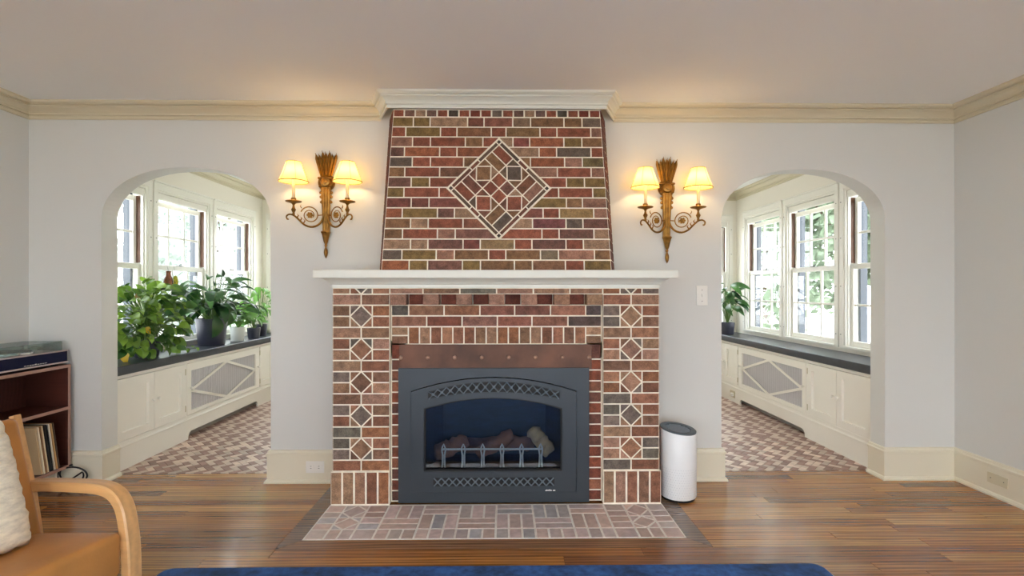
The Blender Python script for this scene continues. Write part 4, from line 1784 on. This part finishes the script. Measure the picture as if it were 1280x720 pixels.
def cushion(m, x0, x1, y0, y1, z0, z1, fr, r=.03, puff=.0):
    """rounded box in frame fr, with a slightly crowned top"""
    nx, ny = 10, 10
    def prof(t):                                                 # superellipse-like edge
        return t
    bm = bmesh.new()
    bmesh.ops.create_cube(bm, size=1)
    bmesh.ops.scale(bm, verts=bm.verts, vec=(x1 - x0, y1 - y0, z1 - z0))
    bmesh.ops.bevel(bm, geom=bm.edges[:], offset=r, segments=4, affect='EDGES', profile=.5)
    bmesh.ops.subdivide_edges(bm, edges=[e for e in bm.edges if e.calc_length() > .12], cuts=6, use_grid_fill=True)
    bm.verts.index_update()
    cx, cy, cz = (x0 + x1) / 2, (y0 + y1) / 2, (z0 + z1) / 2
    vs = []
    for v in bm.verts:
        k = max(0, 1 - (2 * v.co.x / (x1 - x0)) ** 2) * max(0, 1 - (2 * v.co.y / (y1 - y0)) ** 2)
        dz = puff * k if v.co.z > 0 else 0
        vs.append(fr(v.co.x + cx, v.co.y + cy, v.co.z + cz + dz))
    m.add(vs, [tuple(v.index for v in f.verts) for f in bm.faces])
    bm.free()
    return m


sl_ = math.radians(6)
def seatf(x, y, z):
    return Vector((x * math.cos(sl_), y, z + x * math.sin(sl_)))
cushion(MB(), .10, .50, -.33, .245, .285, .440, seatf, .022, .012).build('seat', LEATHER, ch, smooth='all', world=False)
bk = math.radians(16)
def backf(x, y, z):                                              # x thickness, z up the reclined back
    return Vector((.12 - z * math.sin(bk) + x * math.cos(bk), y, .36 + z * math.cos(bk) + x * math.sin(bk)))
cushion(MB(), -.06, .045, -.33, .256, .02, .505, backf, .022, 0).build('backrest', LEATHER, ch, smooth='all', world=False)
m = MB()
fpts = [backf(.005, .2475, -.10), backf(.005, .2475, .20), backf(.005, .2475, .50)]
for sy in (-1, 1):
    yy = .272 if sy > 0 else -.362
    # back upright beside the cushion and curving rear leg
    q = MB()
    pl = [Vector((-.08, yy, .001)), Vector((.0, yy, .16)), Vector((.085, yy, .33)), Vector((.09, yy, .40)), Vector((.055, yy, .58)), Vector((-.022, yy, .855))]
    hw_, th_ = .011, .013
    vs, fs = [], []
    for i, p in enumerate(pl):
        t = (pl[min(i + 1, 5)] - pl[max(i - 1, 0)]).normalized()
        nrm = Vector((t.z, 0, -t.x))
        for (a, b) in ((-1, -1), (1, -1), (1, 1), (-1, 1)):
            vs.append(p + nrm * (th_ * a) + Vector((0, hw_ * b, 0)))
    for i in range(5):
        for k in range(4):
            A, B_ = i * 4 + k, i * 4 + (k + 1) % 4
            fs.append((A, B_, B_ + 4, A + 4))
    fs += [(0, 1, 2, 3), (20, 23, 22, 21)]
    q.add(vs, fs)
    q.build('back_leg', ASH, ch, world=False)
    # bentwood arm running into the front leg
    pa = [(.02, .603), (.08, .607), (.16, .615), (.30, .622), (.385, .622), (.435, .608), (.468, .575), (.485, .53), (.500, .44), (.505, .33), (.500, .18), (.49, .0138)]
    sm = []
    for i in range(len(pa) - 1):
        p0, p1, p2, p3 = pa[max(i - 1, 0)], pa[i], pa[i + 1], pa[min(i + 2, len(pa) - 1)]
        for t in (0, .25, .5, .75):
            sm.append(tuple(.5 * ((2 * p1[k]) + (-p0[k] + p2[k]) * t + (2 * p0[k] - 5 * p1[k] + 4 * p2[k] - p3[k]) * t * t + (-p0[k] + 3 * p1[k] - 3 * p2[k] + p3[k]) * t ** 3) for k in (0, 1)))
    sm.append(pa[-1])
    vs, fs = [], []
    n = len(sm)
    for i, p in enumerate(sm):
        a, b = sm[max(i - 1, 0)], sm[min(i + 1, n - 1)]
        t = Vector((b[0] - a[0], 0, b[1] - a[1])).normalized()
        nrm = Vector((-t.z, 0, t.x))
        hw_, th_ = .026, .0165
        c = Vector((p[0], yy, p[1]))
        for (u_, v_) in ((-1, -1), (-.8, -1.0), (.8, -1), (1, -.7), (1, .7), (.8, 1), (-.8, 1), (-1, .7)):
            vs.append(c + Vector((0, hw_ * u_, 0)) + nrm * (th_ * v_))
    for i in range(n - 1):
        for k in range(8):
            A, B_ = i * 8 + k, i * 8 + (k + 1) % 8
            fs.append((A, B_, B_ + 8, A + 8))
    fs += [tuple(range(8)), tuple((n - 1) * 8 + k for k in reversed(range(8)))]
    q = MB().add(vs, fs)
    q.build('arm', ASH, ch, smooth=True, world=False)
MB().box(.10, .485, -.33, .245, .255, .292, .004).build('seat_rail', ASH, ch, world=False)

# knitted cushion resting against the backrest
pil = MB()
n = 26
hs = .212
vs, fs = [], []
rr = random.Random(11)
for side in (1, -1):
    for i in range(n + 1):
        for j in range(n + 1):
            a, b = -1 + 2 * i / n, -1 + 2 * j / n
            k = max(0, (1 - a ** 4)) * max(0, (1 - b ** 4))
            t = .07 * k ** .45 * side
            t += side * (.004 * math.sin(j * 2.4 + .4 * math.sin(i * .9)) + rr.uniform(-.003, .003)) * (1 if k > .02 else 0)
            e_ = 1 + (.02 * math.sin(i * 2.1 + j * 1.7) if max(abs(a), abs(b)) > .99 else 0)
            pin = 1 - .05 * (1 - max(abs(a), abs(b)) ** 2 * .5) * 0
            vs.append(Vector((t, a * hs * e_, b * hs * e_)))
N1 = (n + 1) * (n + 1)
for sd in range(2):
    for i in range(n):
        for j in range(n):
            A = sd * N1 + i * (n + 1) + j
            fs.append((A, A + 1, A + n + 2, A + n + 1))
pil.add(vs, fs)
me_o = pil.build('knit_cushion', KNIT, smooth='all')
bm = bmesh.new()
bm.from_mesh(me_o.data)
bmesh.ops.remove_doubles(bm, verts=bm.verts[:], dist=.0005)
bmesh.ops.recalc_face_normals(bm, faces=bm.faces[:])
bm.to_mesh(me_o.data)
bm.free()
tag(me_o, 'cream chunky-knit square cushion propped on the armchair', 'cushion')
cm_ = Matrix.Translation((-1.80, -1.91, 0)) @ Matrix.Rotation(ARM_RZ, 4, 'Z') @ Matrix.Translation((.185, -.075, .682)) @ Matrix.Rotation(-math.radians(18), 4, 'Y')
me_o.matrix_world = cm_

# ------------------------------------------------------------------ plants
def leaf_mesh(name, L, W, droop, fold, m, heart=False, nseg=7):
    b = MB()
    vs, fs = [], []
    for i in range(nseg + 1):
        t = i / nseg
        if heart:
            w = W * (math.sin(PI * min(1, t * .92 + .08)) ** .6) * (1.15 - .75 * t)
        else:
            w = W * math.sin(PI * (t * .97 + .015)) ** .8 * (1.05 - .2 * t)
        if i == nseg:
            w = .001
        a = droop * t * t
        x = L * t * math.cos(a * .6)
        z = -L * t * math.sin(a) * .6
        vs += [(x, -w, z + fold * w), (x, 0, z), (x, w, z + fold * w)]
    for i in range(nseg):
        for k in range(2):
            A = i * 3 + k
            fs.append((A, A + 1, A + 4, A + 3))
    b.add(vs, fs)
    return b.mesh(name, m, 'all')


def orient(pos, d, up=Vector((0, 0, 1)), roll=0.0, sc=1.0):
    d = Vector(d).normalized()
    sd = up.cross(d)
    if sd.length < 1e-3:
        sd = Vector((1, 0, 0)).cross(d)
    sd.normalize()
    u = d.cross(sd)
    M = Matrix((d, sd, u)).transposed().to_4x4()
    M = Matrix.Translation(pos) @ M @ Matrix.Rotation(roll, 4, 'X') @ Matrix.Scale(sc, 4)
    return M


def add_leaf(root, me, M, name='leaf'):
    o = bpy.data.objects.new(name, me)
    COL.objects.link(o)
    o.parent = root
    o.matrix_local = Matrix.Translation(-root.location) @ M
    return o


def pot(root, c, r0, r1, h, m, soil=True):
    b = MB()
    b.lathe([(0, 0), (r0, 0), (r0 + .004, .006), (r1, h - .01), (r1, h), (r1 - .010, h), (r1 - .012, h - .03), (0, h - .032)], c, 28)
    p = b.build('pot', m, root, smooth=True)
    if soil:
        MB().lathe([(0, h - .031), (r1 - .014, h - .031), (r1 - .014, h - .024), (0, h - .020)], c, 20).build('soil', SOIL, root)
    return p


def inside(p, pad=.03):
    return abs(p.x) < WX - pad and p.y > WT + .03


BT_ = .7665
# heart-leaved vine, nearest the arch
rp = random.Random(21)
po = thing('potted_pothos', 'bushy green heart-leaved houseplant at the near end of the left bench', 'houseplant', (-2.90, .74, BT_))
pot(po, (-2.90, .74, BT_), .08, .10, .15, POTD)
hm = [leaf_mesh('pothos_leaf_%d' % i, .105, .047, .5 + .3 * i, .25, LEAF, True) for i in range(3)]
hy = leaf_mesh('pothos_leaf_yellow', .12, .048, .7, .25, LEAFY, True)
hb_ = leaf_mesh('pothos_leaf_withered', .13, .036, 1.2, .6, LEAFB, True)
stems = MB()
cnt = 0
while cnt < 285:
    th = rp.uniform(0, 2 * PI)
    ph = math.acos(rp.uniform(-.9, 1))
    k = rp.uniform(.62, 1.0)
    d = Vector((math.sin(ph) * math.cos(th), math.sin(ph) * math.sin(th), math.cos(ph)))
    p = Vector((-2.88 + d.x * .21 * k, .74 + d.y * .42 * k, 1.06 + d.z * .34 * k))
    if p.x < -3.02 or p.y < WT + .03 or p.z < .79:
        continue
    if (p.z < .95 and p.y > .95):
        continue
    dd = Vector((d.x * 1.0 + .35, d.y * .7 - .1, -.25 + d.z * .5)).normalized()
    up_ = Vector((rp.uniform(-.3, .3) + .45, rp.uniform(-.3, .3) - .35, 1)).normalized()
    me = rp.choice(hm)
    if cnt in (30, 77):
        me = hy
    if cnt == 50:
        me = hb_
    M = orient(p, dd, up_, rp.uniform(-.8, .8), rp.uniform(.6, 1.0))
    tip = M @ Vector((.105, 0, 0))
    if tip.x < -3.04 or tip.z < .772 or tip.y < WT + .02:
        continue
    add_leaf(po, me, M)
    c0 = Vector((-2.90, .74, BT_ + .14))
    mid = c0.lerp(p, .5) + Vector((0, 0, .07))
    stems.tube([c0, mid, p], [.004, .003, .002], 4)
    cnt += 1
# withered leaf and trailing runners lying on the slate
for (x, yy) in ((-2.76, .98), (-2.80, 1.06), (-2.75, 1.12), (-2.82, .92)):
    add_leaf(po, rp.choice(hm), orient(Vector((x, yy, BT_ + .035)), (.25, .9, -.05), Vector((.2, 0, 1)), 0, .8))
stems.tube([Vector((-2.88, .86, BT_ + .05)), Vector((-2.80, .95, BT_ + .02)), Vector((-2.76, 1.20, BT_ + .02))], .003, 4)
stems.build('stems', STEM, po)

# peace lily in charcoal pot
rl = random.Random(5)
pc_ = Vector((-2.885, 1.66, BT_))
pl_ = thing('peace_lily', 'dark green peace lily in a charcoal pot in the middle of the left bench', 'houseplant', tuple(pc_))
pot(pl_, tuple(pc_), .115, .145, .265, POTD)
lm = [leaf_mesh('lily_leaf_%d' % i, .30, .058, d_, .35, LEAFD) for i, d_ in enumerate((.5, .9, 1.3))]
lw = leaf_mesh('lily_leaf_broad', .30, .085, 1.0, .3, LEAFD)
st_ = MB()
for i in range(90):
    a = 2 * PI * i / 90 * 7.0 + rl.uniform(-.3, .3)
    el = rl.uniform(.2, 1.4)
    d = Vector((math.cos(a) * .62 + .12, math.sin(a) * 1.15, 0))
    L = rl.uniform(.14, .46)
    p = pc_ + Vector((0, 0, .25)) + Vector((d.x * math.cos(el), d.y * math.cos(el), math.sin(el))) * L
    if p.x < -3.0:
        p.x = -3.0
    c0 = pc_ + Vector((d.x * .05, d.y * .05, .24))
    st_.tube([c0, c0.lerp(p, .5) + Vector((0, 0, .05)), p], [.005, .004, .003], 5)
    dd = Vector((d.x * 1.0 + .15, d.y, rl.uniform(-.3, .45)))
    M = orient(p, dd, Vector((.4, -.25, 1)), rl.uniform(-.5, .5), rl.uniform(.5, .85))
    tip = M @ Vector((.26, 0, -.1))
    if tip.x < -3.05:
        dd.x = abs(dd.x) * .3 + .1
        M = orient(p, dd, Vector((.4, -.25, 1)), rl.uniform(-.4, .4), .75)
    add_leaf(pl_, rl.choice(lm), M)
for (yy, zz, sc) in ((-.13, .30, .80), (.10, .40, .85), (-.02, .36, .7)):
    p = pc_ + Vector((.10, yy, zz))
    add_leaf(pl_, lw, orient(p, (.35, yy * .6, -1.0), Vector((1, -.4, .3)), 0, sc))
    st_.tube([pc_ + Vector((.02, yy * .3, .24)), p], .004, 5)
st_.tube([pc_ + Vector((0, .05, .25)), pc_ + Vector((.02, .13, .60)), pc_ + Vector((.02, .15, .70))], .004, 5)
st_.build('stems', STEM, pl_)
add_leaf(pl_, leaf_mesh('lily_spathe', .11, .03, .3, .6, LEAFD), orient(pc_ + Vector((.02, .15, .68)), (.1, .2, 1), Vector((1, -.3, 0)), 0, .8))


def small_plant(name, label, c, pr0, pr1, ph, pm, lmesh, n, spread, hgt, seed, lm_scale=1.0, soil=True):
    rs = random.Random(seed)
    c = Vector(c)
    root = thing(name, label, 'houseplant', tuple(c))
    pot(root, tuple(c), pr0, pr1, ph, pm, soil)
    st = MB()
    for i in range(n):
        a = 2 * PI * i * .382 + rs.uniform(-.3, .3)
        k = rs.uniform(.25, 1)
        p = c + Vector((math.cos(a) * spread * .7 * k, math.sin(a) * spread * k, ph + hgt * (1 - .5 * k) * rs.uniform(.4, 1)))
        if abs(p.x) > 3.02:
            p.x = math.copysign(3.02, p.x)
        c0 = c + Vector((0, 0, ph - .03))
        st.tube([c0, c0.lerp(p, .5) + Vector((0, 0, .03)), p], [.003, .0025, .002], 4)
        dd = Vector((math.cos(a) * .6 - math.copysign(.25, c.x), math.sin(a), rs.uniform(-.4, .3)))
        add_leaf(root, lmesh, orient(p, dd, Vector((-math.copysign(.5, c.x), -.3, 1)), rs.uniform(-.5, .5), lm_scale * rs.uniform(.7, 1.1)))
    st.build('stems', STEM, root)
    return root


lpale = leaf_mesh('pale_leaf', .12, .045, .8, .3, LEAFL, True)
lpale2 = leaf_mesh('pale_long_leaf', .20, .035, .9, .35, LEAFL)
small_plant('potted_plant', 'pale green plant in a small white pot just behind the peace lily', (-2.83, 2.06, BT_), .06, .075, .15, POTW, lpale, 30, .15, .20, 31)
small_plant('potted_plant', 'yellow-green leafy plant third from the arch on the left bench', (-2.80, 2.36, BT_), .055, .07, .12, POTD, lpale, 26, .12, .22, 32, .9)
small_plant('potted_plant', 'tall pale leafy plant in a small dark pot ending the left bench', (-2.86, 2.66, BT_), .055, .07, .14, POTD, lpale2, 34, .22, .55, 33, 1.1)
# plant by the far corner of the right bench
lf = leaf_mesh('frond_leaf', .26, .036, .7, .35, LEAFD)
small_plant('potted_plant', 'dark green long-leaved plant at the far end of the right bench', (2.80, 2.80, BT_), .07, .085, .15, POTD, lf, 40, .16, .60, 34, .95)

# glass ornaments hanging in the left sunroom window
for (nm, lab, yy, m_, prof) in (
        ('glass_ornament', 'amber bottle-shaped glass ornament hanging in the window above the vine', 1.235, AMBER,
         [(0, 0), (.036, .002), (.040, .02), (.040, .07), (.022, .105), (.018, .13), (.024, .15), (.0, .152)]),
        ('glass_ornament', 'olive-yellow oval glass ornament hanging in the window beside the amber one', 1.335, LIME,
         [(0, 0), (.014, .008), (.022, .03), (.024, .06), (.020, .09), (.010, .108), (0, .112)])):
    g_ = thing(nm, lab, 'ornament', (-3.04, yy, 1.34), group='hanging glass ornaments')
    MB().lathe(prof, (-3.04, yy, 1.34), 14).build('glass_body', m_, g_, smooth=True)
    MB().tube([(-3.04, yy, 1.34 + prof[-1][1] - .002), (-3.055, yy, 1.545)], .0012, 4).build('thread', SLOT, g_)

# ------------------------------------------------------------------ outside
struct(MB().box(-40, 40, -40, 40, -.9, -.82).build('ground', BOUNCE))


def tree(label, x, y, h, r, seed, n=2600):
    rt = random.Random(seed)
    root = thing('garden_tree', label, 'tree', (x, y, -.82), group='trees outside the windows')
    t = MB()
    t.tube([(x, y, -.82), (x + .1, y, h * .3), (x, y + .1, h * .75)], [.16, .12, .05], 8)
    for i in range(6):
        a = rt.uniform(0, 2 * PI)
        z = h * rt.uniform(.3, .65)
        t.tube([(x, y, z), (x + math.cos(a) * r * .7, y + math.sin(a) * r * .7, z + .7)], [.05, .015], 5)
    t.build('trunk', BARK, root)
    f = MB()
    blobs = [(rt.uniform(-.7, .7) * r, rt.uniform(-.7, .7) * r, h * rt.uniform(.12, .95), r * rt.uniform(.3, .5)) for _ in range(24)]
    for i in range(n):
        bx_, by_, bz_, br = rt.choice(blobs)
        d = Vector((rt.gauss(0, 1), rt.gauss(0, 1), rt.gauss(0, .8))).normalized() * br * rt.uniform(.5, 1)
        c = Vector((x + bx_, y + by_, bz_)) + d
        s_ = rt.uniform(.09, .17)
        a = Vector((rt.gauss(0, 1), rt.gauss(0, 1), rt.gauss(0, 1))).normalized()
        b = a.orthogonal().normalized()
        f.add([c - a * s_, c - b * s_ * .6, c + a * s_, c + b * s_ * .6], [(0, 1, 2, 3)])
    me = bpy.data.meshes.new('foliage')
    o_ = Vector((x, y, h * .6))
    me.from_pydata([tuple(v - o_) for v in f.v], [], f.f)
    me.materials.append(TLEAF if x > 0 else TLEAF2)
    o = bpy.data.objects.new('foliage', me)
    COL.objects.link(o)
    o.parent = root
    o.location = o_ - root.location
    stuff(o)


TR = [('broad leafy tree outside the nearest right sunroom window', 6.6, 2.2, 5.6, 1.7, 1), ('leafy tree outside the middle right sunroom window', 6.4, 5.9, 6.0, 1.7, 2),
      ('leafy tree beyond the far right sunroom window', 6.6, 9.6, 5.8, 1.8, 3), ('tall leafy tree farther behind the right sunroom trees', 10.2, 8.2, 7.0, 2.1, 6),
      ('tall leafy tree set back from the nearest right sunroom window', 10.2, 4.0, 6.6, 1.9, 7),
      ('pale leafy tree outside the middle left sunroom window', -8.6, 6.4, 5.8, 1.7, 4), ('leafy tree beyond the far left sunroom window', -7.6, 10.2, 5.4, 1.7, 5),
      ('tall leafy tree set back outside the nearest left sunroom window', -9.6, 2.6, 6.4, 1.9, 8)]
for (lab, x, y, h, r, sd) in TR:
    tree(lab, x, y, h, r, sd, 5200)
